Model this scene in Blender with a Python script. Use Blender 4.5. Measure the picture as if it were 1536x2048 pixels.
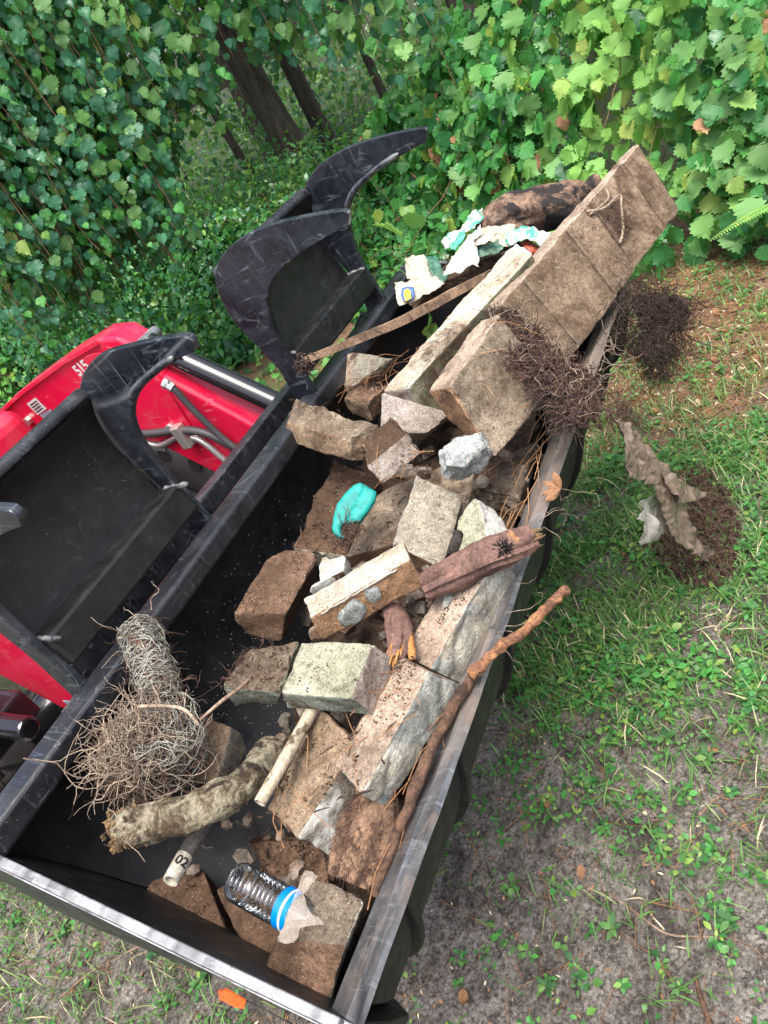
import bpy, bmesh, math, random, colorsys
import numpy as np
from mathutils import Vector, Matrix, noise
random.seed(7); rng = np.random.default_rng(7)
V = Vector
for o in list(bpy.data.objects): bpy.data.objects.remove(o)
S = bpy.context.scene
C = S.collection

# ---------------------------------------------------------------- camera, sky, sun, exposure
cam = bpy.data.cameras.new('camera'); CAM = bpy.data.objects.new('camera', cam); C.objects.link(CAM)
CAMLOC = V((-0.16473, -1.20804, 1.65))
Mx = Matrix(((0.374042, 0.674516, -0.636491), (-0.807029, -0.101418, -0.581737), (-0.456943, 0.731261, 0.506419)))
CAM.matrix_world = Matrix.Translation(CAMLOC) @ Mx.to_4x4()
cam.sensor_fit = 'VERTICAL'; cam.sensor_height = 24; cam.sensor_width = 18; cam.lens = 24 * 1540 / 2048
cam.clip_start = 0.05; cam.clip_end = 500
S.camera = CAM
S.render.resolution_x = 768; S.render.resolution_y = 1024
SUN = V((-0.25, -0.22, 0.94)).normalized()
w = bpy.data.worlds.new('World'); S.world = w; w.use_nodes = True
wt = w.node_tree; wt.nodes.clear()
sky = wt.nodes.new('ShaderNodeTexSky'); sky.sky_type = 'NISHITA'; sky.sun_disc = False
sky.sun_elevation = math.asin(SUN.z); sky.sun_rotation = math.atan2(SUN.x, SUN.y)
sky.air_density = 1.0; sky.dust_density = 6.0; sky.ozone_density = 1.0
hs = wt.nodes.new('ShaderNodeHueSaturation'); hs.inputs['Saturation'].default_value = 0.85
bg = wt.nodes.new('ShaderNodeBackground'); bg.inputs['Strength'].default_value = 0.13
ow = wt.nodes.new('ShaderNodeOutputWorld')
wt.links.new(sky.outputs[0], hs.inputs['Color']); wt.links.new(hs.outputs[0], bg.inputs[0]); wt.links.new(bg.outputs[0], ow.inputs[0])
sl = bpy.data.lights.new('sun', 'SUN'); sl.energy = 1.6; sl.angle = math.radians(38); sl.color = (1, 0.99, 0.97)
so = bpy.data.objects.new('sun', sl); C.objects.link(so); so.rotation_euler = (-SUN).to_track_quat('-Z', 'Y').to_euler()
S.view_settings.view_transform = 'Standard'; S.view_settings.look = 'None'
S.view_settings.exposure = 1.42; S.view_settings.gamma = 1; S.view_settings.use_curve_mapping = False
S.render.engine = 'CYCLES'

D = {"blocks":{"scored":[[2.0444,-0.6637,1.0203],[1.9479,-0.7395,0.8508],[1.2757,-0.5491,0.8192],[1.3234,-0.4542,0.995],[2.1079,-0.6382,1.0103],[2.018,-0.7016,0.84],[1.3458,-0.5112,0.8085],[1.4001,-0.404,0.9835]],"stain":[[1.0024,-0.4623,1.0088],[1.2003,-0.5241,1.0399],[1.1247,-0.6022,0.8892],[0.9307,-0.5281,0.8775],[1.0432,-0.3868,0.9882],[1.2476,-0.4542,1.02],[1.172,-0.5324,0.8694],[0.9845,-0.464,0.8585]],"beam":[[1.1561,-0.1932,0.9541],[1.1385,-0.2777,0.9562],[1.5293,-0.4953,1.0146],[1.621,-0.4217,1.022],[1.1652,-0.1998,0.8481],[1.1475,-0.2843,0.8503],[1.5383,-0.5019,0.9086],[1.6301,-0.4284,0.916]],"pink":[[1.126,-0.2169,0.9684],[1.1242,-0.3463,0.887],[1.0958,-0.3787,0.8387],[1.0571,-0.2075,0.9054],[1.1908,-0.177,0.9036],[1.189,-0.3064,0.8222],[1.1606,-0.3388,0.7739],[1.122,-0.1676,0.8405]],"striped":[[0.866,-0.2893,0.9501],[0.8496,-0.3206,0.9151],[0.9418,-0.3936,0.917],[0.957,-0.3575,0.9551],[0.9348,-0.2507,0.9664],[0.9185,-0.282,0.9313],[1.0107,-0.355,0.9332],[1.0258,-0.3189,0.9713]],"leanL":[[1.0655,-0.0398,1.0349],[0.9802,-0.2801,0.969],[0.9237,-0.2896,0.9569],[0.9924,-0.0464,1.0204],[1.0633,0.0065,0.9938],[0.9781,-0.2339,0.9279],[0.923,-0.2403,0.9167],[0.9889,-0.0031,0.9784]],"backgrey":[[1.2957,-0.0685,1.0046],[1.3093,-0.1827,0.9464],[1.2362,-0.177,0.9176],[1.2003,-0.087,0.9525],[1.3101,-0.0082,1.0006],[1.3235,-0.1232,0.9387],[1.2504,-0.1175,0.9099],[1.2143,-0.0283,0.9412]],"wedge":[[1.1285,-0.107,0.9768],[1.1041,-0.1808,0.9616],[1.1786,-0.2108,0.9554],[1.1832,-0.1249,0.9731],[1.1334,-0.0902,0.9343],[1.1062,-0.1673,0.9082],[1.1821,-0.1957,0.9074],[1.1866,-0.1098,0.9251]],"slabL":[[0.9558,-0.1857,0.8181],[1.0818,-0.3999,0.7918],[0.8614,-0.4381,0.7747],[0.7614,-0.2003,0.806],[0.9593,-0.1751,0.749],[1.0853,-0.3893,0.7227],[0.8649,-0.4276,0.7056],[0.7649,-0.1897,0.7369]],"slabR":[[1.04,-0.3972,0.7766],[1.1335,-0.5127,0.7637],[0.8744,-0.5256,0.7485],[0.9246,-0.4184,0.7675],[1.0712,-0.3888,0.7413],[1.1622,-0.5056,0.7281],[0.9081,-0.5157,0.7135],[0.9558,-0.4099,0.7322]],"upright":[[0.8985,-0.3652,0.8882],[0.8883,-0.4519,0.8296],[0.7072,-0.4583,0.8035],[0.725,-0.3696,0.8644],[0.9045,-0.3322,0.8385],[0.8943,-0.4189,0.7798],[0.7132,-0.4253,0.7537],[0.731,-0.3366,0.8146]],"broken":[[0.8456,-0.5106,0.8649],[0.7483,-0.547,0.8157],[0.7381,-0.4676,0.7907],[0.8096,-0.4672,0.8332],[0.8713,-0.5147,0.8155],[0.8043,-0.5655,0.7895],[0.779,-0.479,0.753],[0.8505,-0.4785,0.7954]],"center":[[0.6446,-0.4701,0.9387],[0.5102,-0.3298,0.9479],[0.4607,-0.3776,0.9563],[0.5904,-0.5132,0.9474],[0.6432,-0.464,0.8776],[0.5088,-0.3237,0.8868],[0.4578,-0.367,0.899],[0.5904,-0.5117,0.8826]],"brown":[[0.7207,-0.0901,0.8948],[0.7299,-0.1769,0.8519],[0.5754,-0.1762,0.8436],[0.5406,-0.0862,0.8867],[0.7073,-0.0542,0.8392],[0.7165,-0.141,0.7963],[0.5516,-0.1358,0.7848],[0.5377,-0.0549,0.8344]],"chip":[[0.6777,-0.2352,0.8918],[0.6977,-0.2827,0.8751],[0.6596,-0.2874,0.8646],[0.6238,-0.2488,0.8738],[0.6876,-0.2153,0.847],[0.7076,-0.2628,0.8303],[0.6695,-0.2675,0.8198],[0.6337,-0.2289,0.829]],"green":[[0.4465,-0.3388,0.9141],[0.4517,-0.4807,0.9072],[0.3503,-0.4859,0.9018],[0.3483,-0.3494,0.9086],[0.4553,-0.336,0.8592],[0.4627,-0.4865,0.8457],[0.3622,-0.4888,0.8424],[0.3517,-0.3322,0.8649]],"greenL":[[0.4594,-0.1759,0.877],[0.4964,-0.2639,0.8569],[0.3864,-0.2875,0.8577],[0.3701,-0.1697,0.8828],[0.461,-0.1571,0.8288],[0.498,-0.245,0.8087],[0.3859,-0.2571,0.8217],[0.3739,-0.1624,0.8225]],"darkbit":[[0.6205,-0.4237,0.8153],[0.6119,-0.4673,0.8044],[0.5412,-0.4603,0.7909],[0.5541,-0.4188,0.8024],[0.6306,-0.4136,0.7674],[0.622,-0.4572,0.7564],[0.5513,-0.4502,0.743],[0.5642,-0.4087,0.7545]],"stoneN":[[0.2805,-0.4427,0.8346],[0.2357,-0.5249,0.8406],[0.4377,-0.5636,0.8548],[0.472,-0.4911,0.8492],[0.3097,-0.4433,0.7578],[0.2606,-0.5151,0.7664],[0.4713,-0.5746,0.7754],[0.5012,-0.4918,0.7723]],"stoneF":[[0.495,-0.4687,0.8229],[0.4624,-0.541,0.8261],[0.6859,-0.595,0.8485],[0.7289,-0.5234,0.8462],[0.5236,-0.4785,0.7394],[0.4961,-0.5512,0.744],[0.7094,-0.6044,0.7636],[0.7575,-0.5332,0.7627]],"slabbrk":[[0.372,-0.3742,0.8414],[0.3138,-0.4777,0.8378],[0.176,-0.4262,0.8141],[0.2069,-0.3407,0.8144],[0.384,-0.3782,0.7624],[0.3259,-0.4818,0.7588],[0.1881,-0.4302,0.7351],[0.219,-0.3447,0.7355]],"under":[[0.2941,-0.3671,0.756],[0.2854,-0.4413,0.7698],[0.2136,-0.4291,0.7521],[0.2249,-0.3592,0.7398],[0.3103,-0.3832,0.6794],[0.3016,-0.4575,0.6932],[0.2298,-0.4453,0.6755],[0.241,-0.3754,0.6631]],"bigN":[[0.1466,-0.4292,0.7708],[0.1309,-0.5441,0.7673],[0.0682,-0.5461,0.7768],[0.0474,-0.4441,0.7852],[0.0909,-0.3692,0.6899],[0.0752,-0.4841,0.6864],[-0.0016,-0.4881,0.6885],[0.0056,-0.3821,0.7117]],"slabmid":[[0.2329,-0.1795,0.6957],[0.2466,-0.3388,0.6804],[0.1635,-0.3989,0.6701],[0.1257,-0.3021,0.6779],[0.237,-0.1715,0.6163],[0.2506,-0.3307,0.6009],[0.1675,-0.3909,0.5906],[0.1298,-0.2941,0.5985]],"slablow":[[0.1217,-0.1749,0.6735],[0.1894,-0.2548,0.662],[0.0856,-0.4104,0.6516],[0.0159,-0.3435,0.6619],[0.1177,-0.1669,0.594],[0.1854,-0.2468,0.5826],[0.0816,-0.4024,0.5721],[0.0119,-0.3354,0.5824]],"slabdark":[[0.0961,-0.0042,0.6791],[0.153,-0.11,0.6625],[0.0359,-0.2797,0.6571],[0.0286,-0.1099,0.6752],[0.0881,0.0039,0.5999],[0.1449,-0.1019,0.5833],[0.0278,-0.2717,0.578],[0.0205,-0.1018,0.596]],"rootside":[[0.3214,-0.1463,0.8684],[0.3174,-0.2182,0.8524],[0.2299,-0.2289,0.8317],[0.2111,-0.1897,0.836],[0.3498,-0.1237,0.8052],[0.3319,-0.1995,0.7778],[0.2721,-0.2025,0.78],[0.2394,-0.1671,0.7728]],"dirty":[[1.0613,-0.0533,0.8664],[1.0281,-0.1689,0.8114],[0.7928,-0.1705,0.7845],[0.7772,-0.0617,0.8312],[1.0674,-0.0291,0.8119],[1.0341,-0.1446,0.7568],[0.7989,-0.1463,0.73],[0.7833,-0.0374,0.7766]]},"tubes":{"log":[[0.082,-0.2244,0.9429,0.0226],[0.0932,-0.2419,0.9367,0.0275],[0.1183,-0.282,0.9228,0.0275],[0.1562,-0.317,0.8999,0.0265],[0.1922,-0.337,0.8824,0.0255],[0.2373,-0.3342,0.8622,0.0249],[0.2944,-0.311,0.8385,0.0239]],"pvc":[[0.1897,-0.3796,0.8675,0.0093],[0.2627,-0.3832,0.8663,0.0099],[0.361,-0.37,0.8497,0.0104]],"pvc2":[[0.0623,-0.2827,0.859,0.0113],[0.1244,-0.266,0.8436,0.0126],[0.2129,-0.2338,0.8125,0.0136]],"rod":[[0.6349,-0.7227,0.8113,0.0065],[0.6184,-0.7128,0.8148,0.0084],[0.5839,-0.6943,0.8159,0.0077],[0.5431,-0.6727,0.8182,0.0082],[0.5187,-0.6511,0.8204,0.0094],[0.5029,-0.6386,0.8195,0.0069],[0.4825,-0.6216,0.8148,0.0088],[0.4614,-0.6069,0.8146,0.0087]],"bark_stick":[[0.4824,-0.6,0.7959,0.007],[0.4307,-0.5868,0.7952,0.0091],[0.3734,-0.5767,0.7934,0.0089],[0.3116,-0.5695,0.7906,0.0086],[0.2526,-0.5618,0.7827,0.0077],[0.197,-0.5549,0.7746,0.0062],[0.1421,-0.5465,0.7563,0.0047]],"plank":[[0.5862,-0.5041,0.8876,0.0232],[0.6137,-0.5331,0.8828,0.0257],[0.6405,-0.5681,0.8759,0.0274],[0.6717,-0.5999,0.8648,0.0275],[0.7024,-0.6283,0.8549,0.0277],[0.7293,-0.6473,0.8429,0.022]],"short_wood":[[0.557,-0.4443,0.8661,0.0186],[0.528,-0.4664,0.8584,0.0198],[0.4903,-0.4821,0.8529,0.0161],[0.4632,-0.4865,0.8514,0.0127]],"splinter":[[0.5414,-0.4759,0.8551,0.0066],[0.5046,-0.4959,0.8481,0.0073],[0.4704,-0.5115,0.8427,0.0071]],"lath":[[1.0954,-0.092,1.1056,0.0101],[1.1839,-0.1644,1.0803,0.0125],[1.2908,-0.2393,1.0489,0.014],[1.4304,-0.3089,1.0193,0.0145],[1.5675,-0.367,0.9884,0.0125]],"log2":[[1.7576,-0.3052,1.0312,0.0321],[1.8256,-0.3233,1.0249,0.049],[1.889,-0.3862,1.0029,0.0576],[1.9374,-0.4501,0.97,0.0607],[1.9999,-0.4926,0.9446,0.0475]],"stub":[[1.9429,-0.5204,0.9772,0.0216],[2.03,-0.5319,0.9732,0.0194]],"fiber":[[0.2767,-0.4882,0.7661,0.0283],[0.2313,-0.4956,0.7635,0.0377],[0.1903,-0.4921,0.7541,0.0384],[0.1539,-0.4872,0.7452,0.0267]],"blackbark":[[0.7459,-0.5042,0.8558,0.009],[0.7219,-0.5063,0.855,0.0107],[0.6932,-0.5074,0.8547,0.0088]],"twig":[[0.2647,-0.2643,0.9501,0.0023],[0.301,-0.278,0.9453,0.0031],[0.3394,-0.285,0.9323,0.0032],[0.3578,-0.291,0.9302,0.0032]],"bottle":[[0.1082,-0.3228,0.7814,0.0278],[0.0935,-0.4313,0.7595,0.0277]],"coilaxis":[[0.3861,-0.0694,1.0181,0.0329],[0.3358,-0.1202,0.9898,0.0351],[0.2886,-0.1616,0.9542,0.0373]],"ball":[[0.2134,-0.1757,0.9387,0.0702]],"tan_root":[[0.2391,-0.2001,1.0149,0.003],[0.2476,-0.25,1.0081,0.0037],[0.2506,-0.2826,0.9967,0.0037],[0.2436,-0.2965,0.9707,0.0029]],"deadleaf":[[0.8975,-0.6447,0.8068,0.013],[0.8698,-0.6584,0.802,0.0073]]},"polys":{"bag0":[[1.5412,-0.1755,1.0903],[1.5552,-0.189,1.0881],[1.5635,-0.2088,1.0805],[1.5388,-0.2264,1.0626],[1.514,-0.2411,1.046],[1.4875,-0.2327,1.0411],[1.4782,-0.2083,1.0507],[1.4891,-0.1958,1.0612],[1.4974,-0.1864,1.0691]],"bag1":[[1.4763,-0.2933,1.05],[1.5189,-0.299,1.062],[1.5841,-0.3219,1.0729],[1.6444,-0.3488,1.0799],[1.6139,-0.3582,1.0642],[1.5921,-0.3411,1.0656],[1.5534,-0.3568,1.0436],[1.5135,-0.3637,1.0258],[1.5204,-0.3491,1.036],[1.5081,-0.3409,1.036],[1.4942,-0.3256,1.0392]],"bag2":[[1.7279,-0.2546,1.0595],[1.7747,-0.2722,1.0667],[1.802,-0.2889,1.0675],[1.7654,-0.3009,1.0482],[1.7074,-0.2659,1.0463],[1.663,-0.2375,1.0456],[1.6862,-0.2229,1.0616]],"bag3":[[1.6997,-0.3233,1.0607],[1.7025,-0.361,1.0417],[1.7135,-0.3934,1.0284],[1.6633,-0.3997,1.0074],[1.6522,-0.3831,1.0122],[1.663,-0.3663,1.0249],[1.6662,-0.332,1.0442]],"bag4":[[1.6723,-0.3953,1.026],[1.7113,-0.4213,1.026],[1.7036,-0.4527,1.0067],[1.6954,-0.4813,0.9886],[1.6603,-0.47,0.9823],[1.6625,-0.4321,1.0031],[1.6493,-0.4059,1.0123]],"bag5":[[1.4222,-0.1996,1.0797],[1.4357,-0.2342,1.0662],[1.4543,-0.2689,1.0543],[1.4419,-0.2874,1.0402],[1.4013,-0.258,1.0414],[1.3764,-0.2375,1.0435],[1.3653,-0.2194,1.0492],[1.3796,-0.2104,1.059]],"bag6":[[1.6086,-0.3352,1.044],[1.6463,-0.3735,1.037],[1.6226,-0.3881,1.0209],[1.5861,-0.3461,1.0302]],"bag7":[[1.5992,-0.2753,1.0748],[1.6356,-0.2905,1.0796],[1.6435,-0.3011,1.0768],[1.6295,-0.3045,1.0701],[1.5858,-0.2879,1.0634]],"bag8":[[1.5428,-0.2296,1.072],[1.5579,-0.2479,1.0675],[1.5227,-0.2642,1.0465],[1.5061,-0.2824,1.031],[1.4793,-0.2715,1.0274],[1.4917,-0.2514,1.0424]],"bag9":[[1.6718,-0.4205,0.9961],[1.6876,-0.4416,0.9905],[1.6714,-0.4661,0.9718],[1.6453,-0.4463,0.9731]],"bag10":[[1.6105,-0.3249,1.0649],[1.6307,-0.3502,1.0587],[1.6304,-0.3808,1.0423],[1.6045,-0.3615,1.0434],[1.5942,-0.3401,1.0511]],"baglump":[[1.4942,-0.1515,1.0335],[1.5611,-0.1905,1.0365],[1.6394,-0.2421,1.0368],[1.7168,-0.3004,1.0332],[1.7343,-0.378,0.9983],[1.7433,-0.4346,0.9716],[1.6976,-0.4293,0.9582],[1.6426,-0.3505,0.9806],[1.6032,-0.3062,0.9901],[1.5365,-0.2375,1.0029],[1.4663,-0.1808,1.0081]],"emblem":[[1.3953,-0.2146,1.0764],[1.403,-0.2257,1.0732],[1.4034,-0.2408,1.0653],[1.3834,-0.247,1.055],[1.3659,-0.2427,1.0511],[1.3586,-0.2266,1.0571],[1.3728,-0.2176,1.0668]],"tag":[[1.3789,-0.2277,1.0725],[1.3854,-0.234,1.0714],[1.3821,-0.2409,1.0667],[1.3592,-0.2476,1.055],[1.3498,-0.2357,1.058],[1.363,-0.23,1.0657]],"bag11":[[1.6197,-0.3927,1.0039],[1.6519,-0.4161,1.0014],[1.6112,-0.4586,0.9805],[1.5669,-0.4459,0.9773],[1.5063,-0.4291,0.9728],[1.5572,-0.3975,0.9918]],"teal":[[0.8372,-0.2614,0.9315],[0.8459,-0.2715,0.9284],[0.8429,-0.2873,0.9174],[0.8378,-0.3026,0.9059],[0.8224,-0.303,0.8999],[0.7946,-0.2951,0.8944],[0.77,-0.285,0.8915],[0.7624,-0.27,0.8981],[0.7549,-0.2599,0.9015],[0.7474,-0.2549,0.9019],[0.7376,-0.2586,0.8959],[0.729,-0.2653,0.8884],[0.7281,-0.2556,0.8942],[0.7312,-0.2467,0.9009],[0.7387,-0.2417,0.9068],[0.7642,-0.2395,0.9178],[0.7896,-0.2408,0.9265],[0.814,-0.2492,0.9304]],"wrap":[[0.1361,-0.4576,0.8028],[0.1365,-0.4679,0.8001],[0.1333,-0.4779,0.7975],[0.1181,-0.4724,0.7989],[0.1053,-0.4698,0.7996],[0.0949,-0.478,0.7974],[0.0873,-0.4905,0.7941],[0.081,-0.5121,0.7884],[0.0728,-0.4961,0.7926],[0.0655,-0.4854,0.7955],[0.0567,-0.4847,0.7957],[0.0478,-0.4815,0.7965],[0.0432,-0.4737,0.7985],[0.0401,-0.4643,0.801],[0.0445,-0.4591,0.8024],[0.0635,-0.4602,0.8021],[0.091,-0.4577,0.8028],[0.1171,-0.4564,0.8031]],"rock":[[0.8941,-0.4493,0.9509],[0.9123,-0.4675,0.9508],[0.9273,-0.4882,0.9468],[0.9341,-0.5058,0.9391],[0.9427,-0.5218,0.9338],[0.9317,-0.5315,0.9191],[0.9184,-0.5387,0.9044],[0.8979,-0.5223,0.9015],[0.8825,-0.5161,0.8949],[0.87,-0.5004,0.8972],[0.8618,-0.4878,0.9003],[0.8544,-0.4575,0.9167],[0.8766,-0.4489,0.9386]],"flake":[[0.5993,-0.5202,0.847],[0.6154,-0.5229,0.8461],[0.6111,-0.5338,0.8423],[0.6029,-0.5382,0.8408],[0.5858,-0.535,0.8419],[0.5745,-0.5274,0.8445]],"sliver":[[0.5363,-0.3252,0.9448],[0.5539,-0.3355,0.9412],[0.5755,-0.3526,0.9352],[0.5734,-0.3569,0.9337],[0.5486,-0.3396,0.9397],[0.5337,-0.3272,0.944]],"sheet":[[1.2197,-0.66,0.7286],[1.2713,-0.66,0.6701],[1.3246,-0.66,0.5774],[1.3145,-0.66,0.543],[1.3854,-0.66,0.4455],[1.3771,-0.66,0.377],[1.3729,-0.66,0.3086],[1.3472,-0.66,0.2957],[1.4418,-0.66,0.1272],[1.518,-0.66,0.0025],[1.5566,-0.66,-0.066],[1.4654,-0.66,0.0205],[1.2967,-0.66,0.2702],[1.2884,-0.66,0.3151],[1.3019,-0.66,0.3857],[1.2754,-0.66,0.4778],[1.2268,-0.66,0.5364],[1.1596,-0.66,0.6048],[1.1805,-0.66,0.6426],[1.2068,-0.66,0.6709],[1.2067,-0.66,0.7146]],"sheet2":[[1.3319,-0.68,0.4758],[1.401,-0.68,0.3999],[1.5691,-0.68,0.1915],[1.5691,-0.68,0.1816],[1.3952,-0.68,0.3128],[1.3302,-0.68,0.3805],[1.3168,-0.68,0.4214]],"sheet3":[[1.2451,-0.64,0.4632],[1.3333,-0.64,0.4071],[1.347,-0.64,0.3352],[1.3386,-0.64,0.2816],[1.2535,-0.64,0.3332],[1.1693,-0.64,0.3921],[1.2228,-0.64,0.3924],[1.1881,-0.64,0.4595]],"clump":[[1.6539,-0.675,0.8438],[1.7778,-0.675,0.7414],[1.9084,-0.675,0.6362],[1.9824,-0.675,0.5595],[1.9827,-0.675,0.5003],[1.9207,-0.675,0.4907],[1.7964,-0.675,0.5798],[1.6965,-0.675,0.5986],[1.6124,-0.675,0.6047],[1.55,-0.675,0.5879],[1.5161,-0.675,0.6325],[1.5172,-0.675,0.6935],[1.4233,-0.675,0.7548],[1.4186,-0.675,0.8192],[1.4194,-0.675,0.878],[1.5283,-0.675,0.8702]],"rootmat":[[1.2666,-0.4526,1.0062],[1.3229,-0.4799,0.9967],[1.276,-0.5443,0.9742],[1.1839,-0.6055,0.9528],[1.1202,-0.675,0.9286],[1.0753,-0.7191,0.9132],[1.0139,-0.7386,0.9064],[0.9522,-0.7331,0.9083],[0.9323,-0.704,0.9185],[0.9554,-0.6654,0.9319],[1.0131,-0.635,0.9425],[1.0408,-0.6014,0.9543],[1.0867,-0.5619,0.9681],[1.1537,-0.515,0.9844]],"matfall":[[1.2139,-0.645,0.8556],[1.253,-0.645,0.8109],[1.31,-0.645,0.7477],[1.3696,-0.645,0.6502],[1.3837,-0.645,0.5875],[1.2983,-0.645,0.6628],[1.2447,-0.645,0.7082],[1.2241,-0.645,0.7571],[1.1974,-0.645,0.8224]],"heap":[[1.8541,-0.4948,0.03],[1.909,-0.5984,0.03],[1.7671,-0.7011,0.03],[1.5851,-0.7429,0.03],[1.4087,-0.7306,0.03],[1.3575,-0.6579,0.03],[1.4621,-0.5493,0.03],[1.6203,-0.4664,0.03]],"orange":[[0.0769,0.2439,0.12],[0.088,0.2203,0.12],[0.0802,0.1529,0.12],[0.0634,0.146,0.12],[0.0592,0.1749,0.12],[0.063,0.2268,0.12]],"hose1":[[1.27,0.5681,1.0863],[1.27,0.5485,1.0637],[1.27,0.5302,0.9724],[1.27,0.4954,0.8577],[1.27,0.4397,0.7593]],"hose2":[[1.28,0.8518,0.9458],[1.28,0.7638,0.9318],[1.28,0.6529,0.9208],[1.28,0.564,0.8907],[1.28,0.502,0.8317],[1.28,0.4389,0.7608]],"hose3":[[1.29,0.865,0.9158],[1.29,0.7957,0.8813],[1.29,0.684,0.8957],[1.29,0.616,0.866],[1.29,0.5756,0.7777],[1.29,0.547,0.7003]],"armlabel":[[1.298,0.7751,1.1965],[1.298,0.8096,1.1999]]},"pts":{"pipe_roots":[0.4004,-0.0643,1.0305]}}

# ---------------------------------------------------------------- material helpers
class NT:
    def __init__(s, name):
        s.m = bpy.data.materials.new(name); s.m.use_nodes = True; s.t = s.m.node_tree; s.t.nodes.clear()
        s.out = s.n('OutputMaterial'); s.tc = s.n('TexCoord'); s.oi = s.n('ObjectInfo')
        a = s.n('VectorMath', operation='SCALE'); s.l(s.oi, 'Random', a, 'Scale'); a.inputs[0].default_value = (37, 51, 23)
        b = s.n('VectorMath', operation='ADD'); s.l(s.tc, 'Object', b, 0); s.l(a, 0, b, 1); s.co = b
    def n(s, t, **k):
        x = s.t.nodes.new('ShaderNode' + t)
        for a, v in k.items(): setattr(x, a, v)
        return x
    def l(s, a, ao, b, bi): s.t.links.new(a.outputs[ao], b.inputs[bi])
    def noise(s, scale, detail=4, rough=.55, dist=0, stretch=None, co=None):
        x = s.n('TexNoise'); x.inputs['Scale'].default_value = scale; x.inputs['Detail'].default_value = detail
        x.inputs['Roughness'].default_value = rough; x.inputs['Distortion'].default_value = dist
        c = co or s.co
        if stretch:
            mp = s.n('Mapping'); s.l(c, 0, mp, 0); mp.inputs['Scale'].default_value = stretch[:3]
            if len(stretch) > 3: mp.inputs['Rotation'].default_value = stretch[3:]
            c = mp
        s.l(c, 0, x, 'Vector'); return x
    def ramp(s, src, p0, c0, p1, c1, out=0, interp='LINEAR'):
        r = s.n('ValToRGB'); e = r.color_ramp.elements; r.color_ramp.interpolation = interp
        e[0].position = p0; e[1].position = p1
        f = lambda c: (*c, 1) if isinstance(c, tuple) else (c, c, c, 1)
        e[0].color = f(c0); e[1].color = f(c1); s.l(src, out, r, 0); return r
    def mix(s, fac, a, b, mode='MIX'):
        x = s.n('MixRGB', blend_type=mode)
        for i, v in ((0, fac), (1, a), (2, b)):
            if isinstance(v, (int, float)): x.inputs[i].default_value = v if i == 0 else (v, v, v, 1)
            elif isinstance(v, tuple): x.inputs[i].default_value = (*v, 1)
            else: s.l(v, 0, x, i)
        return x
    def math(s, op, a, b=0.):
        x = s.n('Math', operation=op)
        for i, v in ((0, a), (1, b)):
            if isinstance(v, (int, float)): x.inputs[i].default_value = v
            else: s.l(v, 0, x, i)
        return x
    def bump(s, h, strength=.5, dist=.004, prev=None):
        b = s.n('Bump'); b.inputs['Strength'].default_value = strength; b.inputs['Distance'].default_value = dist
        s.l(h, 0, b, 'Height')
        if prev: s.l(prev, 0, b, 'Normal')
        return b
    def bsdf(s, col, rough=.8, metal=0., nrm=None, spec=.5, **k):
        p = s.n('BsdfPrincipled')
        for nm, v in (('Base Color', col), ('Roughness', rough), ('Metallic', metal), ('Specular IOR Level', spec)):
            if isinstance(v, (int, float)): p.inputs[nm].default_value = v
            elif isinstance(v, tuple): p.inputs[nm].default_value = (*v, 1)
            else: s.l(v, 0, p, nm)
        for nm, v in k.items(): p.inputs[nm.replace('_', ' ')].default_value = v
        if nrm: s.l(nrm, 0, p, 'Normal')
        s.l(p, 0, s.out, 0); s.p = p; return s.m

def concrete(name, c1, c2, dirt=.45, dcol=(.065, .04, .026), white=.0, sc=9, bmp=.7, edge=.5):
    t = NT(name)
    a = t.noise(sc, 10, .72, .6)
    col = t.ramp(a, .38, c2, .60, c1)
    big = t.noise(4, 5, .6, .8); col = t.mix(1., col, t.ramp(big, .35, .52, .65, .98), 'MULTIPLY')
    f = t.noise(300, 3, .75); md = t.noise(85, 5, .7)
    col = t.mix(1., col, t.ramp(f, .32, .48, .68, 1.42), 'MULTIPLY')
    col = t.mix(1., col, t.ramp(md, .34, .66, .62, 1.16), 'MULTIPLY')
    v = t.n('TexVoronoi'); v.inputs['Scale'].default_value = 170; t.l(t.co, 0, v, 'Vector')
    sp = t.ramp(v, .10, 1., .22, 0.)
    sp2 = t.math('MULTIPLY', sp, t.ramp(t.noise(28, 2), .48, 0., .62, .7))
    col = t.mix(sp2, col, (.6, .55, .46))
    g = t.n('NewGeometry'); pt = t.n('ValToRGB'); t.l(g, 'Pointiness', pt, 0); pt.color_ramp.elements[0].position = .53; pt.color_ramp.elements[1].position = .60
    ed = t.math('MULTIPLY', pt, t.ramp(t.noise(20, 6, .7), .42, 0., .58, edge)); col = t.mix(ed, col, t.mix(.55, col, (.80, .74, .64)))
    dn = t.noise(5.5, 9, .66, 1.4)
    dm = t.ramp(dn, .60 - dirt * .32, 0., .72 - dirt * .32, .94)
    dm = t.math('MULTIPLY', dm, t.ramp(t.noise(60, 6, .75), .32, .25, .56, 1.))
    col = t.mix(dm, col, dcol)
    if white:
        wm = t.ramp(t.noise(7, 6, .6, .8), .62 - white * .25, 0., .72 - white * .25, .8)
        col = t.mix(wm, col, (.70, .70, .64))
    dk = t.noise(110, 3, .6); col = t.mix(t.ramp(dk, .63, 0., .70, .8), col, (.05, .034, .024))
    b0 = t.bump(t.noise(24, 6, .7), .5, .010)
    b1 = t.bump(md, bmp, .005, b0)
    b2 = t.bump(f, bmp, .0022, b1)
    return t.bsdf(col, .93, 0, b2, .2)

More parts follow.
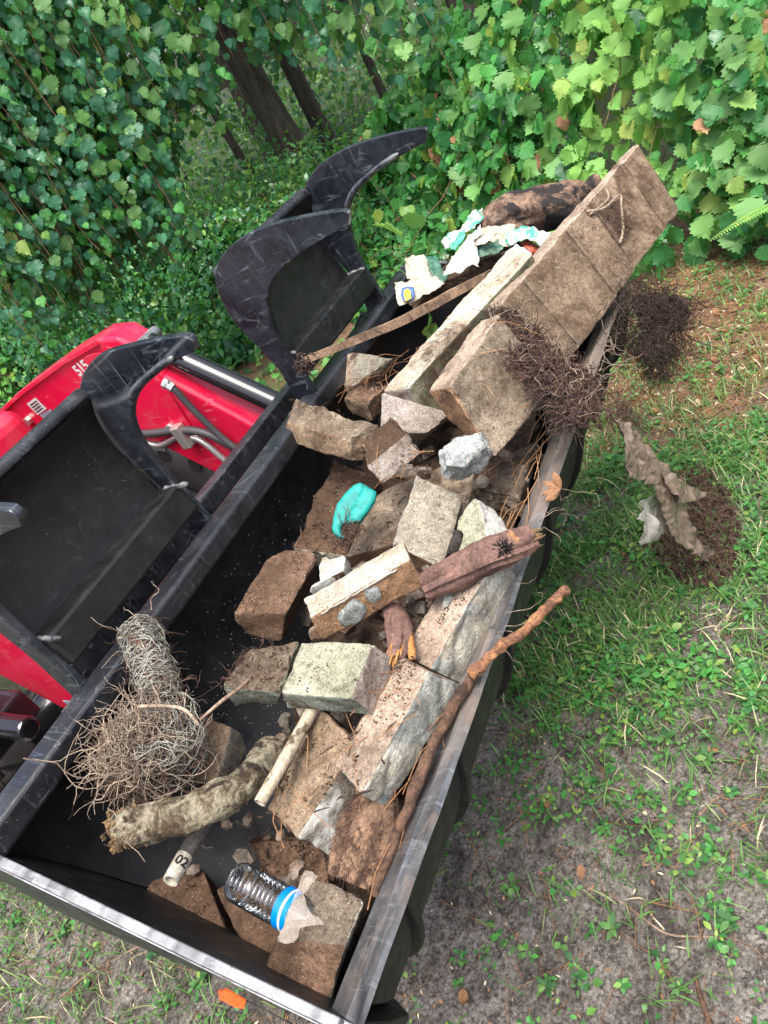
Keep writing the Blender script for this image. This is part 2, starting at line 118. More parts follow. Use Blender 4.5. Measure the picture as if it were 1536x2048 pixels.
CON = {}
for nm, a in dict(
    brown=((.30, .185, .125), (.165, .10, .062), .42), tan=((.44, .33, .22), (.24, .16, .10), .40),
    pink=((.54, .425, .33), (.38, .28, .205), .22), pinkgrey=((.44, .385, .34), (.33, .27, .225), .25),
    grey=((.36, .33, .26), (.25, .22, .17), .2), green=((.44, .43, .32), (.33, .33, .23), .1),
    greendk=((.33, .36, .30), (.17, .19, .15), .25), cream=((.80, .72, .58), (.54, .41, .30), .24),
    moss=((.26, .235, .16), (.05, .055, .03), .34), blue=((.38, .41, .38), (.27, .29, .27), .12),
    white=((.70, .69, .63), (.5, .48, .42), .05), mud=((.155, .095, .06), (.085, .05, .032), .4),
    orange=((.42, .25, .14), (.28, .16, .09), .25), slab=((.31, .25, .185), (.17, .13, .092), .38),
    mudgrey=((.32, .235, .16), (.17, .118, .078), .34), bluewhite=((.62, .64, .62), (.36, .38, .37), .16), broken=((.40, .37, .3), (.14, .12, .09), .3)).items():
    CON[nm] = concrete('concrete_' + nm, *a)
CON['greyw'] = concrete('concrete_whitewashed', (.42, .36, .28), (.3, .24, .18), .2, white=.55)

def stoneface(name):
    t = NT(name); w_ = t.noise(14, 4, .6); wv = t.n('VectorMath', operation='ADD'); sc = t.n('VectorMath', operation='SCALE'); t.l(w_, 'Color', sc, 0); sc.inputs['Scale'].default_value = .05; t.l(t.co, 0, wv, 0); t.l(sc, 0, wv, 1)
    v = t.n('TexVoronoi'); v.inputs['Scale'].default_value = 13; t.l(wv, 0, v, 'Vector'); sx = t.n('SeparateColor'); t.l(v, 'Color', sx, 0)
    col = t.ramp(sx, .15, (.20, .225, .215), .85, (.36, .335, .27)); n = t.noise(11, 8, .7, .8); col = t.mix(1., col, t.ramp(n, .35, .62, .62, 1.25), 'MULTIPLY')
    col = t.mix(t.ramp(t.noise(26, 6, .7, .6), .5, 0., .68, .7), col, (.52, .54, .50))
    col = t.mix(t.ramp(t.noise(7, 7, .7, 1.), .55, 0., .68, .8), col, (.17, .125, .085))
    f = t.noise(260, 3, .75); col = t.mix(1., col, t.ramp(f, .32, .6, .68, 1.3), 'MULTIPLY')
    b0 = t.bump(t.noise(30, 7, .7), .8, .012); return t.bsdf(col, .9, 0, t.bump(f, .6, .002, b0), .2)
CON['stone'] = stoneface('split_stone_face')
def mk_black(name, base=(.012, .013, .015), rough=.3, scratch=.5, dust=.3, dustcol=(.16, .13, .09)):
    t = NT(name); tot = None
    for q, (sc, st, wd) in enumerate(((26, (1, .045, .2, .4, .2, .9), .018), (34, (.2, 1, .04, .9, .5, .1), .016), (30, (.05, .3, 1, .2, 1.1, .6), .016), (60, (1, .06, .3, .9, .1, 2.2), .03))):
        s1 = t.noise(sc, 2, .5, .25, st); l1 = t.ramp(t.math('ABSOLUTE', t.math('SUBTRACT', s1, .5)), .0, 1., wd * .5, 0.)
        l1 = t.math('MULTIPLY', l1, t.ramp(t.noise(7 + 3 * q, 5, .7, .6), .46, 0., .64, 1.)); tot = t.math('MAXIMUM', tot, l1) if tot else l1
    col = t.mix(t.math('MULTIPLY', tot, scratch), base, (.34, .37, .41))
    hz = t.noise(6, 9, .75, .8); col = t.mix(t.ramp(hz, .44, 0., .72, scratch * .55), col, (.17, .19, .22))
    d = t.noise(34, 6, .75, .5); dm = t.ramp(d, .56, 0., .74, dust); col = t.mix(dm, col, dustcol)
    v = t.n('TexVoronoi'); v.inputs['Scale'].default_value = 90; t.l(t.co, 0, v, 'Vector')
    vm = t.ramp(v, .06, 1., .12, 0.); vm = t.math('MULTIPLY', vm, t.ramp(t.noise(7, 3), .5, 0., .6, dust * 1.6)); col = t.mix(vm, col, (.6, .6, .55))
    g = t.n('NewGeometry'); pt = t.n('ValToRGB'); t.l(g, 'Pointiness', pt, 0); pt.color_ramp.elements[0].position = .54; pt.color_ramp.elements[1].position = .62
    col = t.mix(t.math('MULTIPLY', pt, t.ramp(t.noise(24, 6, .75), .40, 0., .56, min(1., scratch * 1.7))), col, (.33, .34, .34))
    rg = t.ramp(t.noise(25, 5), .3, max(.05, rough - .06), .7, rough + .25)
    b = t.bump(t.noise(7, 3), .12, .01)
    return t.bsdf(col, rg, 0, b, .55)
BLACK = mk_black('black_paint', base=(.008, .009, .012), scratch=.26, dust=.14)
CLAW = mk_black('scuffed_black_paint', base=(.009, .012, .018), rough=.2, scratch=.40, dust=.08)
DUSTY = mk_black('dusty_black_paint', base=(.002, .0022, .0026), rough=.42, scratch=.05, dust=.20, dustcol=(.085, .07, .035))
FLOOR = mk_black('bucket_floor_paint', base=(.003, .0035, .005), rough=.40, scratch=.04, dust=.14, dustcol=(.06, .05, .035))
BELLY = mk_black('bucket_belly_paint', base=(.0035, .0035, .004), rough=.5, scratch=.08, dust=.14, dustcol=(.05, .043, .03))

def mk_steel(name, dirt=.5, grad=0.):
    t = NT(name)
    a = t.noise(9, 8, .7, 1.2, (.5, 1.4, 1.4)); col = t.ramp(a, .36, (.085, .088, .095), .64, (.33, .335, .345))
    s = t.noise(60, 5, .75, 1, (1, .16, .16, 0, 0, .9)); col = t.mix(t.ramp(s, .54, 0., .62, .35), col, (.6, .62, .66))
    d = t.noise(7, 9, .7, 1., (.6, 1, 1))
    if grad:
        sx = t.n('SeparateXYZ'); t.l(t.tc, 'Object', sx, 0); d = t.math('ADD', d, t.math('MULTIPLY', t.math('ADD', sx, .25), grad))
    col = t.mix(t.ramp(d, .6 - dirt * .25, 0., .75 - dirt * .2, .88), col, (.20, .155, .12))
    k = t.noise(16, 5, .6); col = t.mix(t.ramp(k, .62, 0., .68, .75), col, (.05, .045, .04))
    rg = t.ramp(d, .3, .26, .7, .75)
    mt = t.ramp(d, .45, .75, .65, .1)
    return t.bsdf(col, rg, mt, t.bump(t.noise(60, 5, .7), .3, .002), .5)
STEEL = mk_steel('worn_steel', .15); LIP = mk_steel('worn_cutting_edge_steel', .74, .16)
def mk_plain(name, col, rough=.5, metal=0., var=.15, bump=.0, bs=60, vs=12, spec=.5, **k):
    t = NT(name); n = t.noise(vs, 6, .65)
    g = t.ramp(n, .3, 1 - var, .7, 1 + var)
    c = t.mix(1., col, g, 'MULTIPLY')
    return t.bsdf(c, rough, metal, t.bump(t.noise(bs, 5, .7), bump, .003) if bump else None, spec, **k)
RED = mk_plain('red_paint', (.60, .006, .045), .34, 0, .2, Coat_Weight=.4, Coat_Roughness=.1)
RUBBER = mk_plain('tyre_rubber', (.05, .048, .047), .75, 0, .3, .4)
CHROME = mk_plain('chrome_rod', (.75, .76, .78), .12, 1., .05)
HOSE = mk_plain('hose_rubber', (.045, .043, .045), .5, 0, .2)
FITTING = mk_plain('zinc_fitting', (.62, .62, .58), .35, .8, .1)
t = NT('dusty_red_paint'); n_ = t.noise(9, 8, .7, .8); col = t.mix(t.ramp(n_, .52, 0., .78, .32), (.60, .006, .045), (.30, .16, .13)); sc_ = t.noise(50, 3, .6, .3, (1, .06, .3, .4, .2, .9)); ln_ = t.ramp(t.math('ABSOLUTE', t.math('SUBTRACT', sc_, .5)), 0., .5, .008, 0.); col = t.mix(t.math('MULTIPLY', ln_, t.ramp(t.noise(8, 4), .52, 0., .62, 1.)), col, (.75, .3, .3)); RED = t.bsdf(col, t.ramp(n_, .4, .26, .75, .6), 0, t.bump(t.noise(6, 3), .08, .01), .5, Coat_Weight=.3, Coat_Roughness=.15)
GLOSS = mk_plain('glossy_black_paint', (.01, .01, .012), .18, 0, .2, Coat_Weight=.5)
WHITE = mk_plain('sticker_white', (.55, .55, .53), .4, 0, .05)
SILVER = mk_plain('sticker_silver', (.33, .38, .5), .35, .3, .2)
ORANGE = mk_plain('orange_flag_plastic', (.9, .09, .01), .5, 0, .1)
TEAL = mk_plain('teal_plastic', (.0, .23, .20), .55, 0, .5, .5, 160, 30)
BLUE = mk_plain('blue_label', (.0, .17, .55), .3, 0, .06)
YELLOW = mk_plain('yellow_print', (.8, .6, .03), .5, 0, .1)
NAVY = mk_plain('blue_print', (.04, .10, .32), .5, 0, .2)
INK = mk_plain('black_ink', (.01, .01, .012), .5, 0, .1)
RUST = None
def mk_two(name, c1, c2, sc, stretch=None, rough=.9, bmp=.8, bd=.006, det=8, lo=.38, hi=.62, c3=None, t3=.62):
    t = NT(name); a = t.noise(sc, det, .7, .6, stretch); col = t.ramp(a, lo, c1, hi, c2)
    if c3:
        b = t.noise(sc * .6, 6, .65, .5); col = t.mix(t.ramp(b, t3, 0., t3 + .07, 1.), col, c3)
    f = t.noise(180, 3, .7); col = t.mix(1., col, t.ramp(f, .3, .55, .7, 1.35), 'MULTIPLY')
    return t.bsdf(col, rough, 0, t.bump(t.noise(sc * 4, 6, .7, 0, stretch), bmp, bd), .25)
RUST = mk_two('rust_crust', (.11, .055, .038), (.36, .175, .085), 45, None, .9, 1., .004)
BARKST = mk_two('dark_bark', (.05, .03, .022), (.15, .085, .055), 40, None, .9, 1., .004)
ROTTEN = mk_two('rotten_wood', (.085, .05, .042), (.22, .125, .10), 16, None, .85, .9, .004, 8, .35, .65, (.42, .20, .07), .62)
TORN = mk_two('torn_orange_wood', (.25, .10, .03), (.55, .27, .09), 40, None, .9, .9, .004)
LATH = mk_two('weathered_lath', (.10, .065, .045), (.30, .20, .13), 30, (1, .08, 1, 0, 0, .6), .85, .8, .002)
LOGM = mk_two('lichen_bark', (.085, .06, .035), (.34, .30, .21), 30, None, .9, 1., .010, 12, .43, .55, (.04, .028, .02), .52)
LOGEND = mk_two('crumbling_wood', (.10, .06, .03), (.34, .225, .115), 55, None, .95, 1., .006)
LOGDK = mk_two('dark_log_bark', (.10, .06, .045), (.33, .22, .15), 18, None, .9, 1., .009, 10, .40, .60, (.03, .025, .025), .52)
FIBER = mk_two('fibrous_brown', (.10, .055, .035), (.27, .17, .11), 30, None, .95, 1., .005)
PVC = mk_two('mottled_pvc', (.33, .27, .19), (.46, .40, .30), 30, None, .5, .2, .001, 5, .3, .7, (.10, .075, .05), .53)
PVCW = mk_two('white_pvc', (.30, .27, .22), (.48, .44, .37), 14, None, .5, .2, .001, 6, .4, .6, (.1, .09, .08), .66)
DKPIPE = mk_two('stained_pipe', (.07, .065, .06), (.17, .15, .13), 25, None, .55, .2, .001)
DIRT = mk_two('dirt', (.035, .022, .015), (.11, .07, .048), 60, None, .95, 1., .006)
ROOT = mk_two('root_brown', (.055, .032, .025), (.17, .105, .08), 30, None, .9, .5, .002)
ROOTP = mk_two('root_pale', (.18, .135, .10), (.38, .30, .22), 30, None, .85, .5, .002)
ROOTD = mk_two('root_dark', (.03, .02, .016), (.085, .055, .045), 30, None, .9, .5, .002)
WIRE = mk_two('grey_wire', (.14, .12, .095), (.40, .40, .34), 20, None, .6, .3, .001)
NEEDLE = mk_two('pine_needle', (.20, .09, .04), (.42, .23, .11), 3, None, .7, .1, .001)
DEADLEAF = mk_two('dead_leaf', (.15, .07, .035), (.34, .19, .10), 12, None, .7, .4, .002)
TWIG = mk_two('twig_bark', (.13, .085, .06), (.3, .22, .16), 20, None, .9, .5, .002)
TRUNK = mk_two('tree_bark', (.05, .04, .033), (.14, .115, .09), 5, (3, 3, .5), .95, 1., .03)
def mk_film(name, col, alpha=.55, rough=.2, crumple=40):
    t = NT(name); n = t.noise(crumple, 5, .65, .6)
    b = t.bump(n, .6, .006)
    c = t.mix(t.ramp(t.noise(16, 5), .45, 0., .7, .7), col, (.16, .11, .075))
    t.bsdf(c, rough, 0, b, .6)
    tr = t.n('BsdfTransparent'); mx = t.n('MixShader')
    m = t.ramp(t.noise(12, 4), .3, alpha - .15, .7, min(1., alpha + .25))
    t.l(m, 0, mx, 0); t.l(tr, 0, mx, 1); t.l(t.p, 0, mx, 2); t.l(mx, 0, t.out, 0); return t.m
FILM = mk_film('dirty_film', (.25, .19, .15), .66, .12)
FILMC = mk_film('clear_film', (.5, .48, .43), .42, .15)
WRAP = mk_film('frosted_wrap', (.50, .44, .37), .34, .22, 130)
def mk_bag(name, col, dirt):
    t = NT(name); c = t.mix(t.ramp(t.noise(14, 7, .68, .5), .5, 0., .72, dirt), col, (.3, .215, .14))
    return t.bsdf(c, .45, 0, t.bump(t.noise(45, 5, .65, .5), .6, .006), .5)
BAGC = mk_bag('bag_cream', (.46, .385, .29), .85); BAGW = mk_bag('bag_white', (.58, .59, .55), .55)
BAGT = mk_bag('bag_teal_print', (.06, .32, .25), .45); BAGG = mk_bag('bag_green', (.035, .12, .075), .3); BAGR = mk_bag('bag_red', (.35, .06, .03), .3)
BAGWT = None
t = NT('bag_white_teal'); n1 = t.noise(24, 4, .6, 1.2)
BAGWT = t.bsdf(t.mix(t.ramp(t.noise(18, 6), .55, 0., .72, .6), t.ramp(n1, .5, (.55, .54, .49), .56, (.06, .30, .23)), (.35, .25, .17)), .45, 0, t.bump(t.noise(45, 5), .6, .006), .5)
t = NT('bottle_plastic'); t.bsdf((.9, .95, .95), .08, 0, None, .6, Transmission_Weight=.0)
sp = t.n('TexVoronoi'); sp.inputs['Scale'].default_value = 420; t.l(t.co, 0, sp, 'Vector')
dirtm = t.math('MULTIPLY', t.ramp(sp, .14, 1., .22, 0.), t.ramp(t.noise(40, 3), .48, 0., .6, 1.))
gl = t.n('BsdfGlossy'); gl.inputs['Roughness'].default_value = .1; gl.inputs['Color'].default_value = (.9, .92, .95, 1)
tp = t.n('BsdfTransparent'); tp.inputs['Color'].default_value = (.82, .84, .84, 1)
fr = t.n('LayerWeight'); fr.inputs['Blend'].default_value = .25
m1 = t.n('MixShader'); t.l(t.math('ADD', fr, .1), 0, m1, 0); t.l(tp, 0, m1, 1); t.l(gl, 0, m1, 2)
df = t.n('BsdfDiffuse'); df.inputs['Color'].default_value = (.5, .49, .46, 1)
m2 = t.n('MixShader'); t.l(dirtm, 0, m2, 0); t.l(m1, 0, m2, 1); t.l(df, 0, m2, 2); t.l(m2, 0, t.out, 0)
BOTTLE = t.m

def leafmat(name, c1, c2, c3=None, rough=.38, trans=.35, spec=.5, veins=False):
    t = NT(name)
    g = t.n('NewGeometry')
    a = t.n('Math', operation='ADD'); t.l(t.oi, 'Random', a, 0); t.l(g, 'Random Per Island', a, 1)
    fr_ = t.math('FRACT', a)
    col = t.ramp(fr_, .05, c1, .85, c2)
    if c3: e = col.color_ramp.elements.new(.97); e.color = (*c3, 1)
    pv = t.noise(55, 4, .6); col = t.mix(1., col, t.ramp(pv, .3, .78, .7, 1.2), 'MULTIPLY')
    if veins:
        su = t.n('SeparateXYZ'); t.l(t.tc, 'UV', su, 0); x_ = t.n('Math', operation='ABSOLUTE'); t.l(su, 'X', x_, 0); an = t.n('Math', operation='ARCTAN2'); t.l(x_, 0, an, 0); t.l(su, 'Y', an, 1)
        r_ = t.n('VectorMath', operation='LENGTH'); t.l(t.tc, 'UV', r_, 0); q_ = t.math('ABSOLUTE', t.math('SUBTRACT', t.math('FRACT', t.math('ADD', t.math('MULTIPLY', an, 1 / .46), .5)), .5))
        dq = t.n('Math', operation='MULTIPLY'); t.l(q_, 0, dq, 0); t.l(r_, 'Value', dq, 1); vm = t.ramp(dq, .012, .26, .04, 0.); col = t.mix(vm, col, (.42, .60, .22))
    bp = t.bump(t.noise(90, 3, .6), .35, .003)
    p = t.bsdf(col, rough, 0, bp, spec)
    tl = t.n('BsdfTranslucent'); lc = t.mix(.5, col, (.25, .5, .05), 'MIX'); t.l(lc, 0, tl, 0)
    mx = t.n('MixShader'); mx.inputs[0].default_value = trans; t.l(t.p, 0, mx, 1); t.l(tl, 0, mx, 2); t.l(mx, 0, t.out, 0); return t.m
LF_GRAPE = leafmat('grape_leaf', (.024, .145, .036), (.075, .33, .068), (.24, .35, .06), .46, .35, .4, veins=True)
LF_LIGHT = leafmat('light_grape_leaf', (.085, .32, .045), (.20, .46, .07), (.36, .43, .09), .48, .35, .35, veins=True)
LF_DARK = leafmat('dark_vine_leaf', (.022, .11, .06), (.065, .24, .11), (.13, .27, .08), .28, .3)
LF_SHRUB = leafmat('shrub_leaf', (.022, .12, .038), (.08, .29, .07), (.21, .37, .075), .28, .3)
LF_FAR = leafmat('woodland_leaf', (.03, .10, .03), (.15, .34, .07), (.36, .52, .13), .45, .5)
LF_WEED = leafmat('weed_leaf', (.035, .12, .04), (.12, .28, .07), (.26, .36, .10), .45, .35)
GRASS = leafmat('grass_blade', (.05, .15, .035), (.16, .32, .08), (.36, .38, .18), .5, .35)
STRAW = mk_two('dry_grass', (.40, .33, .2), (.6, .52, .36), 5, None, .8, .1, .001)
STEM = mk_two('vine_stem', (.10, .06, .035), (.22, .14, .08), 20, None, .8, .4, .002)
GSTEM = mk_plain('green_stem', (.1, .2, .05), .6)

SOILC = mk_two('soil_clod', (.07, .055, .045), (.2, .17, .14), 40, None, .95, 1., .004)
# soil
t = NT('soil'); t.co = t.n('VectorMath', operation='ADD'); t.l(t.tc, 'Object', t.co, 0)
a = t.noise(7, 10, .7, .6); col = t.ramp(a, .38, (.115, .10, .088), .62, (.38, .345, .305))
b_ = t.noise(45, 8, .8, .5); col = t.mix(t.ramp(b_, .47, 0., .60, .8), col, (.05, .038, .03))
c_ = t.noise(130, 4, .8); col = t.mix(1., col, t.ramp(c_, .33, .35, .66, 1.55), 'MULTIPLY')
c2_ = t.noise(55, 5, .75, .4); col = t.mix(t.ramp(c2_, .56, 0., .62, .8), col, (.045, .034, .027))
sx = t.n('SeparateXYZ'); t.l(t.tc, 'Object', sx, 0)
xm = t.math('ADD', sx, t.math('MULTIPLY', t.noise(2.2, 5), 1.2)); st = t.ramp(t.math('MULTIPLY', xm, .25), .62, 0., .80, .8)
col = t.mix(st, col, t.ramp(t.noise(40, 6, .7, 0, (1, .2, 1)), .35, (.17, .09, .05), .65, (.36, .22, .13)))
wd_ = t.ramp(t.math('MULTIPLY', xm, .1), .48, 0., .58, 1.); col = t.mix(wd_, col, t.ramp(t.noise(30, 6, .7), .38, (.018, .026, .010), .65, (.045, .06, .022)))  # leaf mould under the wood, its dark tone also standing in for shade
wl = t.noise(14, 6, .7); col = t.mix(t.ramp(wl, .66, 0., .76, .6), col, (.33, .29, .245))
bb = t.bump(t.noise(22, 10, .78), 1., .03); bb = t.bump(c_, .6, .004, bb)
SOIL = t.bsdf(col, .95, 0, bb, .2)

# ---------------------------------------------------------------- object helpers
def link(name, me, parent=None, loc=None):
    o = bpy.data.objects.new(name, me); C.objects.link(o)
    if parent: o.parent = parent
    if loc is not None: o.location = loc
    return o
def tag(o, label=None, cat=None, group=None, kind=None):
    if label: o['label'] = label
    if cat: o['category'] = cat
    if group: o['group'] = group
    if kind: o['kind'] = kind
    return o
def thing(name, label, cat, loc, group=None):
    o = link(name, None, None, V(loc)); o.empty_display_size = .05; return tag(o, label, cat, group)
def root_loc(o):
    l = V((0, 0, 0))
    while o: l += o.location; o = o.parent
    return l
def mesh(name, vs, fs, mats, parent=None, smooth=True, fm=None, loc=None, kind=None, sharp=None):
    """vs in world space; top-level meshes get their origin at loc (default: base centre)"""
    vs = np.array(vs, float).reshape(-1, 3)
    if parent: off = np.array(root_loc(parent)); L = None
    else:
        if loc is None: loc = ((vs[:, 0].min() + vs[:, 0].max()) / 2, (vs[:, 1].min() + vs[:, 1].max()) / 2, vs[:, 2].min())
        off = np.array(loc); L = V(loc)
    me = bpy.data.meshes.new(name); me.from_pydata((vs - off).tolist(), [], [list(map(int, f)) for f in fs])
    for m in (mats if isinstance(mats, list) else [mats]): me.materials.append(m)
    n = len(me.polygons)
    if fm is not None: me.polygons.foreach_set('material_index', np.array(fm, np.int32))
    me.polygons.foreach_set('use_smooth', np.full(n, bool(smooth)))
    me.update()
    if sharp: me.set_sharp_from_angle(angle=math.radians(sharp))
    o = link(name, me, parent, L)
    if kind: o['kind'] = kind
    return o
class G:
    def __init__(s): s.v = []; s.f = []; s.m = []
    def add(s, vs, fs, m=0):
        b = len(s.v); s.v += [tuple(x) for x in vs]; s.f += [tuple(i + b for i in f) for f in fs]; s.m += [m] * len(fs); return s
    def box(s, lo, hi, m=0):
        x0, y0, z0 = lo; x1, y1, z1 = hi
        return s.add([(x0, y0, z0), (x1, y0, z0), (x1, y1, z0), (x0, y1, z0), (x0, y0, z1), (x1, y0, z1), (x1, y1, z1), (x0, y1, z1)],
                     [(0, 3, 2, 1), (4, 5, 6, 7), (0, 1, 5, 4), (1, 2, 6, 5), (2, 3, 7, 6), (3, 0, 4, 7)], m)
    def tube(s, pts, rs, n=8, m=0, caps=True, jit=0., nz=0., nf=30., hollow=0., seed=0., ridge=0., rf=2.2, rl=6.):
        pts = [V(p) for p in pts]; k = len(pts)
        if isinstance(rs, (int, float)): rs = [rs] * k
        t0 = (pts[1] - pts[0]).normalized(); u = t0.orthogonal().normalized(); rings = []
        base = len(s.v); sl_ = 0.
        for i in range(k):
            if i: sl_ += (pts[i] - pts[i - 1]).length
            a = pts[max(0, i - 1)]; b = pts[min(k - 1, i + 1)]; tt = (b - a)
            tt = tt.normalized() if tt.length > 1e-9 else t0
            u = (u - tt * u.dot(tt)); u = u.normalized() if u.length > 1e-6 else tt.orthogonal().normalized()
            w_ = tt.cross(u)
            for j in range(n):
                an = 2 * math.pi * j / n; d = u * math.cos(an) + w_ * math.sin(an); r = rs[i]
                if nz: r *= 1 + nz * noise.noise((pts[i] + d * r) * nf + V((seed, seed, seed)))
                if ridge: r *= 1 + ridge * noise.noise(V((math.cos(an) * rf, math.sin(an) * rf, sl_ * rl + seed)))
                s.v.append(tuple(pts[i] + d * r))
        for i in range(k - 1):
            for j in range(n):
                a = base + i * n + j; b = base + i * n + (j + 1) % n
                s.f.append((a, b, b + n, a + n)); s.m.append(m)
        if caps and n > 2:
            s.f.append(tuple(base + j for j in range(n))[::-1]); s.m.append(m)
            s.f.append(tuple(base + (k - 1) * n + j for j in range(n))); s.m.append(m)
        return s
    def prism(s, poly, axis_lo, axis_hi, m=0):
        """poly: (y,z) list extruded along x"""
        n = len(poly); b = len(s.v)
        s.v += [(axis_lo, y, z) for y, z in poly] + [(axis_hi, y, z) for y, z in poly]
        s.f += [tuple(b + i for i in range(n)), tuple(b + n + i for i in range(n))[::-1]]; s.m += [m, m]
        for i in range(n):
            j = (i + 1) % n; s.f.append((b + i, b + n + i, b + n + j, b + j)); s.m.append(m)
        return s
    def make(s, name, mats, parent=None, smooth=True, **k):
        return mesh(name, s.v, s.f, mats, parent, smooth, s.m, **k)
def bevel(o, wd=.003, seg=2):
    b = o.modifiers.new('bevel', 'BEVEL'); b.width = wd; b.segments = seg; b.limit_method = 'ANGLE'; b.angle_limit = math.radians(35); return o
def resample(pts, k):
    """catmull-rom through points (any dimension)"""
    P = np.array(pts, float); n = len(P); out = []
    for q in np.linspace(0, n - 1, k):
        i = min(int(q), n - 2); t_ = q - i
        p0 = P[max(0, i - 1)]; p1 = P[i]; p2 = P[i + 1]; p3 = P[min(n - 1, i + 2)]
        out.append(.5 * ((2 * p1) + (-p0 + p2) * t_ + (2 * p0 - 5 * p1 + 4 * p2 - p3) * t_ ** 2 + (-p0 + 3 * p1 - 3 * p2 + p3) * t_ ** 3))
    return np.array(out)
def rdir(): return V((random.gauss(0, 1), random.gauss(0, 1), random.gauss(0, 1))).normalized()
def fitpx(P):
    """distance along the view and whether a point lies in the picture"""
    q = Mx.transposed() @ (V(P) - CAMLOC); z = -q.z
    if z < .05: return z, False
    return z, abs(q.x / z) < .52 and abs(q.y / z) < .69

# ---------------------------------------------------------------- ground
def gz(x, y):
    p = V((x, y, 0))
    h = .018 * noise.noise(p * 2.1) + .008 * noise.noise(p * 7) + .004 * noise.noise(p * 19)
    return h - .01
def axis(lo, hi, stp, far):
    a = list(np.arange(lo, hi, stp)); o = [hi]; d = stp
    while o[-1] < far: d *= 1.45; o.append(o[-1] + d)
    l = [lo]; d = stp
    while l[-1] > -far: d *= 1.45; l.append(l[-1] - d)
    return l[:0:-1] + a + o
xs = axis(-.8, 4.2, .028, 150); ys = axis(-1.5, 3.2, .028, 150)
gv = [(x, y, gz(x, y)) for y in ys for x in xs]; nx = len(xs)
gf = [(j * nx + i, j * nx + i + 1, (j + 1) * nx + i + 1, (j + 1) * nx + i) for j in range(len(ys) - 1) for i in range(nx - 1)]
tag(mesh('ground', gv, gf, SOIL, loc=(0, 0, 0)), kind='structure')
# ---------------------------------------------------------------- tractor with its loader and grapple bucket (one thing)
W = 1.83
TR = thing('tractor', 'red tractor with black grapple bucket on its front loader, carrying rubble', 'tractor', (W / 2, .9, 0))
# bucket shell: outer skin and inner skin in (y, z)
inner = [(-.005, .985), (.022, .90), (.012, .78), (-.03, .67), (-.11, .585), (-.22, .545), (-.33, .55), (-.42, .60), (-.50, .68), (-.548, .750)]
outer = [(-.580, .755), (-.562, .70), (-.536, .63), (-.49, .55), (-.42, .49), (-.30, .465), (-.15, .49), (-.03, .56), (.04, .67), (.075, .80), (.07, .90), (.04, .985)]
inner = [tuple(p) for p in resample(inner, 26)]; outer = [tuple(p) for p in resample(outer, 26)]
g = G(); prof = inner + outer; n = len(prof); NXB = 24
for i in range(NXB + 1):
    x = .004 + (W - .008) * i / NXB
    for y, z in prof:
        dpt = max(0, (1.0 + .35 * y) - z - .012); u = i / NXB; g.v.append((x + .30 * dpt * (1 - u) ** 4 - .12 * dpt * u ** 4, y + .002 * noise.noise(V((x * 3, y * 6, 1))), z))
for i in range(NXB):
    for j in range(n - 1):
        a = i * n + j; g.f.append((a, a + n, a + n + 1, a + 1)); g.m.append(0 if j < len(inner) - 1 else 1)
BK = g.make('bucket', [FLOOR, BELLY], TR, sharp=50)
# top rail: folded square tube
g = G(); g.prism([(.008, .955), (.008, .998), (.002, 1.004), (-.044, 1.004), (-.05, .998), (-.05, .962), (-.044, .955)], 0, W)
bevel(g.make('top_rail', BLACK, BK, False), .004)
# cutting edge: sloping plate with a bevelled front and a weld line
g = G(); k = 60
lipp = [(-.616, .783), (-.612, .790), (-.592, .7815), (-.587, .781), (-.584, .7765), (-.548, .7575), (-.552, .7465), (-.605, .769)]
n = len(lipp)
for i in range(k + 1):
    x = -.028 + (W + .04) * i / k
    for j, (y, z) in enumerate(lipp):
        d = .0022 * noise.noise(V((x * 9, j * 3.1, 5))); g.v.append((x, y + d, z + d * .6))
for i in range(k):
    for j in range(n): a = i * n + j; b = i * n + (j + 1) % n; g.f.append((a, b, b + n, a + n)); g.m.append(0)
g.f += [tuple(range(n))[::-1], tuple(k * n + j for j in range(n))]; g.m += [0, 0]
g.make('cutting_edge', LIP, BK, sharp=25)
# side plates (near one carries a bright worn top edge)
side = [(.03, .99), (-.045, .985), (-.30, .895), (-.57, .80), (-.606, .786), (-.585, .74), (-.57, .66), (-.53, .56), (-.44, .485), (-.30, .455), (-.13, .475), (0, .55), (.06, .66), (.085, .80), (.075, .93)]
for x0, x1 in ((-.014, .003), (W - .003, W + .014)):
    g = G()
    for xx in (x0, x1):
        for y, z in side:
            dpt = max(0, (1.0 + .35 * y) - z - .012); g.v.append((xx - (.014 * max(0, -y / .6) if x0 < 1 else 0) + (.30 * dpt if x0 < 1 else -.12 * dpt), y, z))
    n = len(side); g.f = [tuple(range(n)), tuple(range(n, 2 * n))[::-1]] + [(i, n + i, n + (i + 1) % n, (i + 1) % n) for i in range(n)]
    g.m = [1, 1] + [0 if i < 4 else 1 for i in range(n)]
    sp_ = g.make('side_plate', [STEEL, FLOOR], BK, False); bevel(sp_, .002)
    # worn flange that caps the top edge, and a curved gusset plate on the outside
    if x0 < 1:
        g = G(); pts = [(-.006 - .014 * (i / 12), -.02 - .575 * i / 12, .9985 - .2 * i / 12) for i in range(13)]
        for i, (x, y, z) in enumerate(pts): g.v += [(x - .006, y, z - .008), (x - .006, y, z + .003), (x + .008, y, z + .003), (x + .008, y, z - .008)]
        for i in range(12):
            for j in range(4): a = i * 4 + j; b = i * 4 + (j + 1) % 4; g.f.append((a, b, b + 4, a + 4)); g.m.append(0)
        g.f += [(3, 2, 1, 0), (48, 49, 50, 51)]; g.m += [0, 0]
        bevel(g.make('side_edge', STEEL, sp_, False), .002)
        g = G(); ga = [(.06, .90), (-.02, .93), (-.16, .885), (-.30, .83), (-.36, .78), (-.30, .74), (-.16, .76), (0, .80)]
        g.prism(ga, -.008, .004); bevel(g.make('side_gusset', BLACK, sp_, False), .004)
